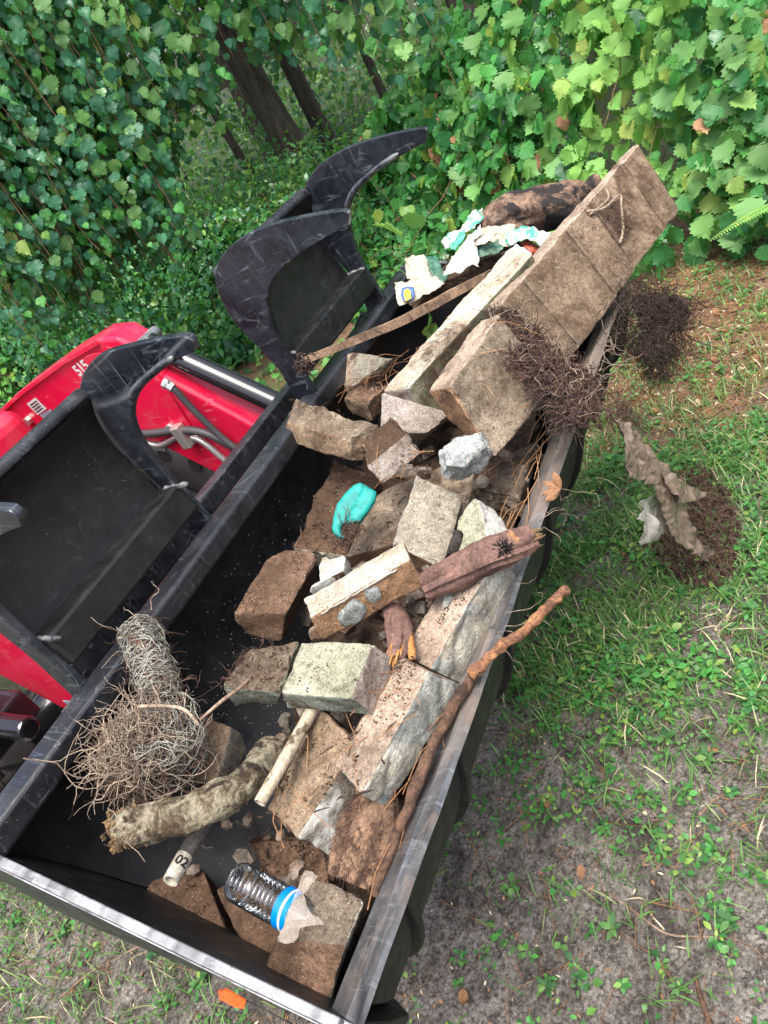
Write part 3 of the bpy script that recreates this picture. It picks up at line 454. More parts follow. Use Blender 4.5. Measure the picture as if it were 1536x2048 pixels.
# curved rib plates under the front edge
for x in (.15, .375, .64, .95, 1.25, 1.58):
    g = G(); po = [V((0, *p)) for p in outer[:16]]; rp = []
    for q, p in enumerate(po):
        tt = (po[min(15, q + 1)] - po[max(0, q - 1)]).normalized(); u = q / 15; rp.append((p.y - abs(tt.z) * .015 * math.sin(math.pi * u) ** .5, p.z - abs(tt.y) * .015 * math.sin(math.pi * u) ** .5))
    g.prism(rp + [(-.30, .475), (-.45, .52), (-.54, .66)], x, x + .014)
    bevel(g.make('rib', BELLY, BK, False), .003)
# side rubbing plate outside the far end and the mounting brackets behind
for x in (.42, .53, 1.28, 1.39):
    g = G(); g.prism([(.07, .95), (.14, .93), (.24, .78), (.24, .60), (.16, .50), (.07, .58)], x, x + .018); bevel(g.make('mounting_bracket', BLACK, BK, False), .003)
g = G(); g.prism([(.25, .55), (.29, .55), (.29, .92), (.25, .92)], .36, W - .36); g.prism([(.10, .545), (.13, .545), (.24, .60), (.24, .64)], .36, W - .36)
bevel(g.make('quick_attach_frame', BLACK, TR, False), .004)

# grapple jaws
oc = [(.035, .965), (.024, 1.03), (.022, 1.09), (.042, 1.165), (.058, 1.23), (.056, 1.28), (.042, 1.325), (.005, 1.362), (-.05, 1.384), (-.11, 1.392), (-.18, 1.391), (-.26, 1.38), (-.33, 1.366), (-.350, 1.360), (-.355, 1.352)]
ic = [(-.340, 1.331), (-.27, 1.326), (-.205, 1.316), (-.15, 1.303), (-.105, 1.286), (-.07, 1.258), (-.048, 1.22), (-.033, 1.17), (-.028, 1.11), (-.034, 1.05), (-.038, 1.0), (-.03, .965)]
ocL = [(.06, .965), (.058, 1.03), (.06, 1.09), (.075, 1.165), (.088, 1.23), (.088, 1.29), (.075, 1.335), (.032, 1.368), (-.011, 1.387), (-.058, 1.397), (-.115, 1.396), (-.196, 1.389), (-.258, 1.380), (-.270, 1.372), (-.272, 1.362)]
icL = [(-.262, 1.349), (-.22, 1.345), (-.175, 1.337), (-.13, 1.326), (-.095, 1.316), (-.062, 1.302), (-.028, 1.279), (-.003, 1.248), (.012, 1.20), (.012, 1.12), (.0, 1.05), (-.005, .965)]
def claw_poly(oc=oc, ic=ic): return [tuple(p) for p in resample(oc, 44)] + [tuple(p) for p in resample(ic, 36)]
CPR = claw_poly(); CPL = claw_poly(ocL, icL)
X1 = .2524; SP = .4431
for gi in (0, 2):
    xa = X1 + gi * SP + (.03 if gi == 0 else 0); xb = X1 + gi * SP + SP; CP = CPL if gi == 0 else CPR; dy = .032 if gi == 0 else 0
    # back sheet curves from the lower beam up to the upper tube
    g = G(); sh = [(.030, 1.10), (.045, 1.17), (.050, 1.235), (.040, 1.29), (.012, 1.335)]; sh = [tuple(p) for p in resample(sh, 14)]; m_ = len(sh)
    for off_ in (0, .010):
        for i in range(13):
            x = xa + .016 + (xb - xa - .032) * i / 12
            g.v += [(x, y + dy - off_, z - off_ * .3) for y, z in sh]
    for s_ in (0, 1):
        b0 = s_ * 13 * m_
        for i in range(12):
            for j in range(m_ - 1):
                if gi == 2 and i == 8 and j == 9: continue      # slot cut through the sheet
                a = b0 + i * m_ + j; q = (a, a + m_, a + m_ + 1, a + 1); g.f.append(q if s_ else q[::-1]); g.m.append(0)
    GR = g.make('grapple_jaw', DUSTY, TR, sharp=60)
    for x in (xa, xb):
        g = G(); g.prism(CP, x - .008, x + .008); cl = g.make('claw_plate', CLAW, GR, False); bevel(cl, .0025)
        # rib welded along the inner face of the far plate of each jaw
        if x == xb:
            g = G(); e0 = icL if gi == 0 else ic; pts = [(x - .011, y + .004, z + .008) for y, z in resample(e0[1:6], 16)]
            g.tube(pts, [.003] + [.0065] * 14 + [.006], 8, nz=.15, nf=90); g.make('edge_rib', CLAW, cl)
    g = G(); g.tube([(xa + .008 + (xb - xa - .016) * i / 10, .030 + dy, 1.337) for i in range(11)], .017, 14); g.make('cross_tube', BLACK, GR)
    g = G(); yb, zb = -.004 + dy * .8, 1.075; g.add([(xx, yb + dy, zb + dz) for xx in (xa + .008, xb - .008) for dy, dz in ((-.035, -.03), (.03, -.04), (.04, .03), (-.025, .035))],
        [(0, 1, 2, 3), (7, 6, 5, 4), (0, 4, 5, 1), (1, 5, 6, 2), (2, 6, 7, 3), (3, 7, 4, 0)])
    bevel(g.make('box_beam', DUSTY, GR, False), .006)
    for x in (xa, xb): g = G(); g.tube([(x - .045, .035, .965), (x + .045, .035, .965)], .02, 14); g.make('hinge_pin', BLACK, GR)
    for x in (xa + .03, xb - .03):
        g = G(); g.prism([(.0, .93), (.06, .93), (.075, .97), (.035, 1.0), (.0, .985)], x - .007, x + .007); bevel(g.make('hinge_ear', BLACK, GR, False), .003)
    for x in (xa, xb):     # weld beads at the beam ends
        s_ = -1 if x == xb else 1
        g = G()
        for q in range(14):
            aa = q / 13; g.tube([(x + s_ * .012, -.03 + .06 * aa - .004, 1.108 + .002 * math.sin(q)), (x + s_ * .018, -.03 + .06 * aa + .004, 1.104)], .0045, 6)
        g.make('weld', BLACK, GR)

# loader arms
arm = [(.16, .60), (.20, .735), (.37, .845), (.59, 1.09), (.615, 1.19), (.66, 1.245), (.74, 1.262), (.93, 1.243), (1.25, 1.195), (1.60, 1.12), (2.3, .92), (2.3, .76), (1.72, .935), (1.30, 1.015), (1.06, 1.035), (.93, 1.00), (.80, .86), (.62, .68), (.40, .55), (.22, .53)]
for xc in (1.35, .48):
    g = G(); g.prism(arm, xc - .05, xc + .05); A = g.make('loader_arm', RED, TR, False); bevel(A, .012, 3)
    sd = -1
    # knee plate, proud of the arm's side
    g = G(); kp = [(.72, 1.235)] + [(.80 + .16 * math.cos(a), 1.06 + .17 * math.sin(a)) for a in np.linspace(2.4, -2.3, 26)] + [(.62, .90), (.60, 1.08), (.64, 1.2)]
    g.prism(kp, xc - .0565, xc - .0505); bevel(g.make('knee_plate', RED, A, False), .003)
    g = G(); g.prism([(.74, 1.262), (.93, 1.243), (1.25, 1.195), (1.6, 1.12), (1.6, 1.105), (1.25, 1.18), (.93, 1.228), (.74, 1.245)], xc - .060, xc - .051); bevel(g.make('arm_flange', RED, A, False), .002)
    c_ = G(); c_.tube([(xc, .60, 1.165), (xc, .30, .885)], .034, 20); cy = c_.make('tilt_cylinder', GLOSS, TR, sharp=40)
    c_ = G(); c_.tube([(xc, .31, .894), (xc, .14, .735)], .017, 16); c_.make('piston_rod', CHROME, cy, sharp=40)
    c_ = G(); c_.tube([(xc, .615, 1.179), (xc, .575, 1.142)], .037, 20); c_.make('cylinder_cap', GLOSS, cy, sharp=40)
    c_ = G(); c_.tube([(xc - .055, .62, 1.19), (xc + .055, .62, 1.19)], .02, 14); c_.make('cylinder_pin', STEEL, cy, sharp=40)
    c_ = G(); c_.tube([(xc - .02, .56, 1.155), (xc - .03, .535, 1.165), (xc - .04, .50, 1.135)], [.013, .012, .011], 10); c_.make('fitting', FITTING, cy, sharp=40)
    for y, z in ((.80, 1.06), (.70, .93), (.90, 1.13), (1.32, 1.09)):
        c_ = G(); c_.tube([(xc - .066, y, z), (xc - .050, y, z)], .016, 6); c_.make('bolt_head', FITTING, A, False)
    c_ = G(); c_.tube([(xc - .08, .24, .66), (xc + .08, .24, .66)], .024, 14); c_.make('pivot_pin', STEEL, A, sharp=40)
for k, r, mm in (('hose1', .0105, HOSE), ('hose2', .013, HOSE), ('hose3', .011, FITTING)):
    g = G(); g.tube(resample(D['polys'][k], 40), r, 10); h = g.make('hydraulic_hose', mm, TR)
    if k == 'hose1':
        p = D['polys'][k]; g = G(); a = V(p[0]); b = V(p[1]); g.tube([a, a.lerp(b, .3), a.lerp(b, .55), a.lerp(b, 1.1)], [.015, .0155, .0135, .014], 8); g.make('ferrule', FITTING, h, False)
p = V(D['polys']['hose2'][2]); g = G(); g.box(p + V((-.022, -.018, -.06)), p + V((.012, .018, .02))); bevel(g.make('hose_clamp', FITTING, TR, False), .004)
# wording and stickers on the near side of the far arm
def text(name, s, size, loc, yaxis, zaxis, m, parent, bold=.0):
    c = bpy.data.curves.new(name, 'FONT'); c.body = s; c.size = size; c.align_x = 'CENTER'; c.align_y = 'CENTER'; c.extrude = .0004; c.offset = bold
    o = bpy.data.objects.new(name, c); C.objects.link(o)
    me = bpy.data.meshes.new_from_object(o.evaluated_get(bpy.context.evaluated_depsgraph_get())); bpy.data.objects.remove(o)
    me.materials.clear(); me.materials.append(m)
    x_ = V(yaxis).normalized(); z_ = V(zaxis).normalized(); y_ = z_.cross(x_)
    M = Matrix((x_, y_, z_)).transposed().to_4x4(); M.translation = V(loc)
    me.transform(M); me.transform(Matrix.Translation(-root_loc(parent)))
    return link(name, me, parent)
A = [o for o in TR.children if o.name.startswith('loader_arm')][0]
text('lettering', '515', .05, (1.2925, .875, 1.198), (0, -.98, .16), (-1, 0, .0), WHITE, A, .0015)
def sticker(name, y, z, wd, ht, ang, m, parent, x=1.2985, th=.0012):
    g = G(); ca, sa = math.cos(ang), math.sin(ang)
    P = [(y - (u * ca - v * sa), z + u * sa + v * ca) for u, v in ((-wd / 2, -ht / 2), (wd / 2, -ht / 2), (wd / 2, ht / 2), (-wd / 2, ht / 2))]
    g.prism(P, x - th, x); return g.make(name, m, parent, False)
sticker('white_sticker', 1.225, 1.128, .068, .05, .16, WHITE, A)
sticker('silver_sticker', 1.205, 1.075, .075, .05, .12, SILVER, A)
for q in range(4):
    sticker('sticker_print', 1.225, 1.143 - .010 * q, .05, .0035, .16, INK, A, 1.2965, .0006)
# front axle, wheels, front frame
g = G(); g.tube([(.3, 1.15, .42), (W - .3, 1.15, .42)], .07, 12); g.make('front_axle', GLOSS, TR)
for xc in (1.56, .27):
    g = G(); prof_ = [(-.09, .19), (-.12, .24), (-.125, .32), (-.105, .37), (-.06, .392), (0, .397), (.06, .392), (.105, .37), (.125, .32), (.12, .24), (.09, .19)]
    n = 64
    for i in range(n):
        a = 2 * math.pi * i / n
        for x, r in prof_: g.v.append((xc + x, 1.15 + r * math.cos(a), .40 + r * math.sin(a)))
    m_ = len(prof_)
    for i in range(n):
        for j in range(m_ - 1): a = i * m_ + j; b = ((i + 1) % n) * m_ + j; g.f.append((a, b, b + 1, a + 1)); g.m.append(0)
    wh = g.make('wheel', RUBBER, TR)
    for i in range(18):
        for sgn in (1, -1):
            a0 = 2 * math.pi * (i + (.5 if sgn < 0 else 0)) / 18; g = G()
            pts = []
            for q in range(6):
                u = q / 5; x = sgn * (.008 + .112 * u); r = .398 - .022 * u * u; a = a0 + .26 * u; r0 = r - .02; r1 = r + .024
                wd = .055 / .4
                for aa, rr in ((a, r0), (a + .012, r1), (a + wd - .012, r1), (a + wd, r0)): pts.append((xc + x, 1.15 + rr * math.cos(aa), .40 + rr * math.sin(aa)))
            fs = [(q * 4 + j, q * 4 + (j + 1) % 4, q * 4 + 4 + (j + 1) % 4, q * 4 + 4 + j) for q in range(5) for j in range(4)] + [(3, 2, 1, 0), (20, 21, 22, 23)]
            if i == 0 and sgn == 1: lugs = []
            lug = G().add(pts, fs).make('tread_lug', RUBBER, wh, False, sharp=30)
    g = G(); g.tube([(xc - .07, 1.15, .40), (xc + .07, 1.15, .40)], .195, 28); bevel(g.make('rim', STEEL, wh, False), .01)
g = G(); g.box((.62, 1.0, .45), (1.21, 2.3, .78)); g.box((.55, .93, .62), (1.28, 1.02, .95)); bevel(g.make('front_frame', GLOSS, TR, False), .02)
g = G(); g.box((.62, 1.15, .80), (1.21, 2.4, 1.20)); bevel(g.make('hood', RED, TR, False), .06, 4)
g = G(); g.box((.10, .62, .72), (.40, .74, .80)); g.tube([(.30, .45, .80), (.27, .8, .86), (.25, 1.3, .8)], .03); g.box((.08, .30, .56), (.34, .5, .70)); bevel(g.make('valve_block', GLOSS, TR, False), .008)
for q in range(6):
    g = G(); y = .4 + .07 * q; g.tube(resample([(.12 + .03 * q, y, .66), (.18 + .02 * q, y + .1, .84 + .01 * q), (.26, y + .3, .80), (.34, y + .6, .74)], 16), .01, 8); g.make('hydraulic_hose', HOSE, TR)
g = G(); g.box((.392, .36, .735), (.394, .46, .775)); bevel(g.make('frame_tag', SILVER, TR, False), .001)
g = G(); g.tube([(.36, .25, .80), (.40, .25, .80)], .016, 6); g.make('bolt', FITTING, TR, False)
# ---------------------------------------------------------------- rubble in the bucket
UPN = V((0, -.33, .944))
def block(name, label, key=None, mats=None, n=(18, 18, 7), r=.0045, amp=.0022, lump=None, grooves=(), sink=.0, cat='concrete block', group='concrete blocks heaped in the bucket', seed=0, chips=1., vs=None, corners=1.):
    P = [V(p) for p in (vs or D['blocks'][key])]
    La = ((P[1] - P[0]).length + (P[2] - P[3]).length) / 2; Lb = ((P[3] - P[0]).length + (P[2] - P[1]).length) / 2; Lc = sum((P[i] - P[i + 4]).length for i in range(4)) / 4
    def ts(k, L, extra=()):
        e = r / L; t_ = {0., 1., e * .35, 1 - e * .35, e, 1 - e, e * 1.8, 1 - e * 1.8} | {e + (1 - 2 * e) * i / k for i in range(1, k)}
        for q in extra: t_ |= {q - .0065 / L, q - .003 / L, q, q + .003 / L, q + .0065 / L}
        return sorted(t_)
    A = ts(n[0], La); Bt = ts(n[1], Lb, grooves); Ct = ts(n[2], Lc)
    na, nb, nc = len(A) - 1, len(Bt) - 1, len(Ct) - 1
    idx = {}; vv = []; fs = []; fm = []
    if seed == 0: seed = sum(map(ord, key or name))
    so_ = V((seed * 1.37 % 50, seed * .77 % 50, seed * .31 % 50))
    def pos(a, b, c):
        t_ = (P[0] * (1 - a) + P[1] * a) * (1 - b) + (P[3] * (1 - a) + P[2] * a) * b
        q = (P[4] * (1 - a) + P[5] * a) * (1 - b) + (P[7] * (1 - a) + P[6] * a) * b
        return t_ * (1 - c) + q * c
    ctr = pos(.5, .5, .5)
    ea = ((P[1] - P[0]) + (P[2] - P[3])).normalized(); eb = ((P[3] - P[0]) + (P[2] - P[1])).normalized(); ec = sum(((P[i + 4] - P[i]) for i in range(4)), V()).normalized()
    def vert(i, j, k, side):
        kk = (i, j, k)
        if kk in idx: return idx[kk]
        a, b, c = A[i], Bt[j], Ct[k]; p0 = pos(a, b, c)
        ch = noise.noise(p0 * 20 + so_) + .6 * noise.noise(p0 * 55 + so_); rr = r * (.8 + chips * max(0, ch) * 3.2)
        d = []
        for u, L in ((a, La), (b, Lb), (c, Lc)):
            e = min(.45, rr / L); uc = min(1 - e, max(e, u)); d.append((uc, (u - uc) * L))
        pin = pos(d[0][0], d[1][0], d[2][0]); dl = V((d[0][1], d[1][1], d[2][1])); 
        if dl.length > 1e-9:
            dn = dl.normalized(); mx = max(abs(dl.x), abs(dl.y), abs(dl.z)); nrm = ea * dn.x + eb * dn.y + ec * dn.z
            rad = dn * min(rr, mx * 1.0 if dl.length > mx * 1.0001 else mx)
            full = pin + (p0 - pin) * (min(1., rr / dl.length) if dl.length > rr else 1.)
            p = full
        else: p = p0; nrm = V((0, 0, 1))
        h = 1.5 * amp * (noise.noise(p0 * 14 + so_) + .6 * noise.noise(p0 * 40 + so_) + .35 * noise.noise(p0 * 110 + so_))
        for q in grooves:
            if k == 0 and abs(b - q) * Lb < .005: h -= .008 * (1 - abs(b - q) * Lb / .005)
        if lump and side == lump[0]:
            dd, _ = noise.voronoi(V(p0 * lump[1]) + so_ + V([noise.noise(p0 * 30) * .2] * 3)); e_ = min(1., (dd[1] - dd[0]) * 2.2)
            h += lump[2] * (e_ ** .6 - .35) + .003 * noise.noise(p0 * 28)
        idx[kk] = len(vv); vv.append(p + nrm * h); return idx[kk]
    def quad(l, side):
        fs.append(l); fm.append(side)
    for i in range(na):
        for j in range(nb):
            quad([vert(i, j, 0, 0), vert(i + 1, j, 0, 0), vert(i + 1, j + 1, 0, 0), vert(i, j + 1, 0, 0)], 0)
            quad([vert(i, j, nc, 1), vert(i, j + 1, nc, 1), vert(i + 1, j + 1, nc, 1), vert(i + 1, j, nc, 1)], 1)
    for k in range(nc):
        for i in range(na):
            quad([vert(i, 0, k, 2), vert(i, 0, k + 1, 2), vert(i + 1, 0, k + 1, 2), vert(i + 1, 0, k, 2)], 2)
            quad([vert(i, nb, k, 4), vert(i + 1, nb, k, 4), vert(i + 1, nb, k + 1, 4), vert(i, nb, k + 1, 4)], 4)
        for j in range(nb):
            quad([vert(na, j, k, 3), vert(na, j, k + 1, 3), vert(na, j + 1, k + 1, 3), vert(na, j + 1, k, 3)], 3)
            quad([vert(0, j, k, 5), vert(0, j + 1, k, 5), vert(0, j + 1, k + 1, 5), vert(0, j, k + 1, 5)], 5)
    rs_ = random.Random(seed); cor = rs_.sample(range(8), 4)
    for q in cor[:3 if corners else 0]:
        cp = P[q]; n_ = (cp - ctr); n_ = (ea * math.copysign(1, n_.dot(ea)) * rs_.uniform(.3, 1) + eb * math.copysign(1, n_.dot(eb)) * rs_.uniform(.3, 1) + ec * math.copysign(1, n_.dot(ec)) * rs_.uniform(.2, .9)).normalized()
        s_ = rs_.uniform(.006, .022) * min(1, min(La, Lb) / .09) * corners
        for i_, p in enumerate(vv):
            e_ = (p - cp).dot(n_) + s_ + .005 * noise.noise(p * 45 + so_) + .003 * noise.noise(p * 120)
            if e_ > 0: vv[i_] = p - n_ * e_
    # orient outward
    e1 = vv[fs[0][1]] - vv[fs[0][0]]; e2 = vv[fs[0][3]] - vv[fs[0][0]]
    if e1.cross(e2).dot(ec) > 0: fs = [f[::-1] for f in fs]
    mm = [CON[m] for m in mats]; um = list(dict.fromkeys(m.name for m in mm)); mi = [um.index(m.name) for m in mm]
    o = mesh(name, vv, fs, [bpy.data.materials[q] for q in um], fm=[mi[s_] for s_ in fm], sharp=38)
    return tag(o, label, cat, group, 'thing')
# material order: top, bottom, side 0-1, side 1-2, side 2-3, side 3-0
GB = 'concrete blocks heaped in the bucket'
BL = {}
def add(key, label, mats, **k): BL[key] = block(k.pop('nm', 'concrete_block'), label, key, mats, **k)
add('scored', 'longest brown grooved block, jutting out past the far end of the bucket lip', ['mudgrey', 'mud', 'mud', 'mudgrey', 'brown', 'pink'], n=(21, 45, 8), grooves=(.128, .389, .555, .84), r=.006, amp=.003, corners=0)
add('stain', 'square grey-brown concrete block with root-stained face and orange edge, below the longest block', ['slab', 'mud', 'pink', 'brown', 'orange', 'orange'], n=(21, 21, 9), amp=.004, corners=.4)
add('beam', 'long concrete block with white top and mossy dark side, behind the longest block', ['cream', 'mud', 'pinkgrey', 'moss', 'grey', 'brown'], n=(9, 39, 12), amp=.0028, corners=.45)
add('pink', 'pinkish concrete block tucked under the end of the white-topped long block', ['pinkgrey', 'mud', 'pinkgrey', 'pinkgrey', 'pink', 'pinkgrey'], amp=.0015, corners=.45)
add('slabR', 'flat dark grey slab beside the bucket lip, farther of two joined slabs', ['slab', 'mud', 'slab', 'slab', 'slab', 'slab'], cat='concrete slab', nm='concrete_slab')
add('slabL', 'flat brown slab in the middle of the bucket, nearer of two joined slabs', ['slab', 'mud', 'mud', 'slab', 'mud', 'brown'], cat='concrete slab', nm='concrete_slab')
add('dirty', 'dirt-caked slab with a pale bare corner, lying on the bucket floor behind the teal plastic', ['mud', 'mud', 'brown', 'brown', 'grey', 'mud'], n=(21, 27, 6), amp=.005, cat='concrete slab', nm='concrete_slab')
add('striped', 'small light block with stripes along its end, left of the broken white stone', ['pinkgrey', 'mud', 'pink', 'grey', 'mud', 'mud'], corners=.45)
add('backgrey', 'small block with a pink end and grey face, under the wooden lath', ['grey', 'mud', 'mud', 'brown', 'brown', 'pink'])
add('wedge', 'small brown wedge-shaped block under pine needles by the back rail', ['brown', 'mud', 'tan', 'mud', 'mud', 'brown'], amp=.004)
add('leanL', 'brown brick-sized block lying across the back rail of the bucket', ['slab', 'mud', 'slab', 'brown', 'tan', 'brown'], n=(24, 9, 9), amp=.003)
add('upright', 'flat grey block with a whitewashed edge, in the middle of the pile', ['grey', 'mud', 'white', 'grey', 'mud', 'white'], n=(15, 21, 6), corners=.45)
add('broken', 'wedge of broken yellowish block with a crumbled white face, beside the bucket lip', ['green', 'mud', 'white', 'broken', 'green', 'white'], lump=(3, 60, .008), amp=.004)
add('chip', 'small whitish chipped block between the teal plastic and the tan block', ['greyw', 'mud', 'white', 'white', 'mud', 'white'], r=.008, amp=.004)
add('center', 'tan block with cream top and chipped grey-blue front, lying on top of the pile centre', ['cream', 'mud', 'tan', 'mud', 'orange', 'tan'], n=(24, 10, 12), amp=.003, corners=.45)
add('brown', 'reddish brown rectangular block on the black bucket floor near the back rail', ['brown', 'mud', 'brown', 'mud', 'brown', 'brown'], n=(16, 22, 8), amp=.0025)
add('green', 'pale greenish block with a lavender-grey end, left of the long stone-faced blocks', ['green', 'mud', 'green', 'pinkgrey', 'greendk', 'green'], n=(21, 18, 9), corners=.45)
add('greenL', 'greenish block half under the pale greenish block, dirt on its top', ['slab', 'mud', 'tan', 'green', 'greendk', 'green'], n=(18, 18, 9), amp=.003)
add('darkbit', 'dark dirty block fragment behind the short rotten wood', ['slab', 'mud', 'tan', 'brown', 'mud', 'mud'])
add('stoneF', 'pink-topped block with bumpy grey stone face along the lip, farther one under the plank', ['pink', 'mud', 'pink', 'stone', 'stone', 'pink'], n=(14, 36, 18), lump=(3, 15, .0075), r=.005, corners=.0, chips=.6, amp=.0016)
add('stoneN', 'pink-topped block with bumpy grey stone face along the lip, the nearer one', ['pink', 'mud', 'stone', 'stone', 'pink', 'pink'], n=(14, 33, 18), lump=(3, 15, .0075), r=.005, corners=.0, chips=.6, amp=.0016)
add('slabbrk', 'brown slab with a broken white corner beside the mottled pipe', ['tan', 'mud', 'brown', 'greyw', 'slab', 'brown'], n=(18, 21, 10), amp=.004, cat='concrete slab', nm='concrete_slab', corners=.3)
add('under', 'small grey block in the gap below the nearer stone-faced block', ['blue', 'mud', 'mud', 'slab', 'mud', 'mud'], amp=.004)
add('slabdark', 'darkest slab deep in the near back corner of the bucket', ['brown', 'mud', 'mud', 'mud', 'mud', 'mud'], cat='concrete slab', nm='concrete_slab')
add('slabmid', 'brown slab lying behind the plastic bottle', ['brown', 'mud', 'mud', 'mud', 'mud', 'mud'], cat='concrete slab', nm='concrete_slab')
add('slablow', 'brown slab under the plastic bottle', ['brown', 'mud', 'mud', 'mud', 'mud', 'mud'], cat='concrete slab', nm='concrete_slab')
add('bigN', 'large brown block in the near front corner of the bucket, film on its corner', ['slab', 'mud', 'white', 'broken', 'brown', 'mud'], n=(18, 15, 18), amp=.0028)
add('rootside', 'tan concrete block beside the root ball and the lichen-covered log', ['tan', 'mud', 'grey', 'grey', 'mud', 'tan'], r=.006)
# stone chips stuck to the front of the tan block
P = [V(p) for p in D['blocks']['center']]
def patch(u0, v0, u1, v1, th, name, mat, parent, seed):
    g = G(); N = 9; fn = ((P[3] - P[2]).cross(P[6] - P[2])).normalized()
    if fn.dot(CAMLOC - P[2]) < 0: fn = -fn
    for j in range(N):
        for i in range(N):
            a = i / (N - 1) * 2 - 1; b = j / (N - 1) * 2 - 1; an = math.atan2(b, a); rr = max(abs(a), abs(b)) * (.85 + .25 * noise.noise(V((math.cos(an) * 1.5, math.sin(an) * 1.5, seed))))
            u = (u0 + u1) / 2 + (u1 - u0) / 2 * rr * math.cos(an) * 1.1; v = (v0 + v1) / 2 + (v1 - v0) / 2 * rr * math.sin(an) * 1.1
            p = (P[2] * (1 - u) + P[3] * u) * (1 - v) + (P[6] * (1 - u) + P[7] * u) * v
            h = (th * (1 - max(abs(a), abs(b)) ** 6) + .006 * noise.noise(p * 25 + V((seed, 0, 0)))) if max(abs(a), abs(b)) < .99 else -.004
            g.v.append(tuple(p + fn * h))
    g.f = [(j * N + i, j * N + i + 1, (j + 1) * N + i + 1, (j + 1) * N + i) for j in range(N - 1) for i in range(N - 1)]; g.m = [0] * len(g.f)
    return g.make(name, mat, parent, sharp=40)
patch(.18, .22, .50, 1.0, .009, 'stone_chip', CON['blue'], BL['center'], 3.); patch(.48, .12, .66, .62, .010, 'stone_chip', CON['blue'], BL['center'], 8.)
# a third long stone shape: the ridge seam of the tan block
g = G(); pts = [P[2].lerp(P[3], .1 + .75 * i / 24) + (P[6] - P[2]).normalized() * (.006 + .003 * noise.noise(V((i * .5, 0, 0)))) + V((0, -.002, .002)) for i in range(25)]
g.tube(pts, [.0012 + .002 * abs(noise.noise(V((i * .7, 3, 0)))) for i in range(25)], 6, nz=.4, nf=200); g.make('mortar_seam', CON['white'], BL['center'])

def chunk(name, label, cat, outline, th, mat, group=None, amp=.006, nf=22, parent=None, front=.75, sub=3, nrm=None):
    P = [V(p) for p in outline]; c = sum(P, V()) / len(P)
    n_ = nrm or sum(((P[i] - c).cross(P[(i + 1) % len(P)] - c) for i in range(len(P))), V()).normalized()
    if n_.dot(CAMLOC - c) < 0: n_ = -n_
    bm = bmesh.new()
    for p in P: bm.verts.new(p - n_ * th * .35)
    for p in P: bm.verts.new(c + (p - c) * front + n_ * th * .3 * (1 + .8 * noise.noise(p * 30)))
    for p in P: bm.verts.new(c + (p - c) * .8 - n_ * th)
    r = bmesh.ops.convex_hull(bm, input=bm.verts); bmesh.ops.delete(bm, geom=[v for v in bm.verts if not v.link_faces], context='VERTS')
    bmesh.ops.triangulate(bm, faces=bm.faces)
    for _ in range(sub): bmesh.ops.subdivide_edges(bm, edges=[e for e in bm.edges if e.calc_length() > .008], cuts=1, use_grid_fill=True); bmesh.ops.triangulate(bm, faces=bm.faces)
    bm.normal_update()
    for v in bm.verts: v.co += v.normal * (amp * noise.noise(v.co * nf) + amp * .5 * noise.noise(v.co * nf * 3.1))
    vs = [tuple(v.co) for v in bm.verts]; bm.verts.index_update(); fs = [[v.index for v in f.verts] for f in bm.faces]; bm.free()
    o = mesh(name, vs, fs, mat, parent, sharp=35)
    return tag(o, label, cat, group) if label else o
PO = D['polys']; TU = D['tubes']
chunk('stone_chunk', 'broken bluish white stone chunk under the square stained block', 'stone', PO['rock'], .06, CON['bluewhite'], None, .010, 30, sub=4)
chunk('stone_flake', 'small pale blue stone flake on the pink top of the farther stone-faced block', 'stone flake', PO['flake'], .008, CON['blue'], None, .001, 40, sub=1)
chunk('stone_sliver', 'thin pale stone sliver behind the tan block', 'stone sliver', PO['sliver'], .015, CON['white'], None, .002, 40, sub=1)
# dirt filling the bottom of the bucket
g = G(); NX_, NY_ = 90, 34
for i in range(NX_):
    for j in range(NY_):
        x = .03 + 1.76 * i / (NX_ - 1); y = -.50 + .50 * j / (NY_ - 1)
        cov = .5 + .5 * math.tanh((x - .42 - .9 * (y + .18)) * 6); z = .575 + .15 * cov - .16 * max(0, y + .2) * 1. + .03 * noise.noise(V((x * 6, y * 6, 2))) + .015 * noise.noise(V((x * 22, y * 22, 3)))
        if x > .95: z += .10 * min(1, (x - .95) * 3)
        g.v.append((x, y, z - .02))
g.f = [(i * NY_ + j, (i + 1) * NY_ + j, (i + 1) * NY_ + j + 1, i * NY_ + j + 1) for i in range(NX_ - 1) for j in range(NY_ - 1)]; g.m = [0] * len(g.f)
tag(g.make('loose_dirt', DIRT), 'dark loose dirt between the blocks in the bottom of the bucket', 'dirt', None, 'stuff')

# wood, pipes, rod
def tub(key, k, n, mat, name, label, cat, nz=.2, nf=30, jit=.0, parent=None, rscale=1., sharp=None, smooth=True, group=None, **kw):
    T = resample(TU[key], k); pts = [V(p[:3]) + V([noise.noise(V(p[:3]) * 18 + V((i_, 0, 0))) * jit for i_ in (0, 20, 40)]) for p in T]
    g = G(); g.tube(pts, [p[3] * rscale for p in T], n, nz=nz, nf=nf, **kw)
    o = g.make(name, mat, parent, smooth, sharp=sharp)
    return tag(o, label, cat, group) if label else o
L = tub('log', 90, 48, LOGM, 'mossy_log', 'short lichen-covered log with a crumbling tan end, in front of the root ball', 'log', .14, 34, .004, ridge=.16, rf=1.6, rl=16)
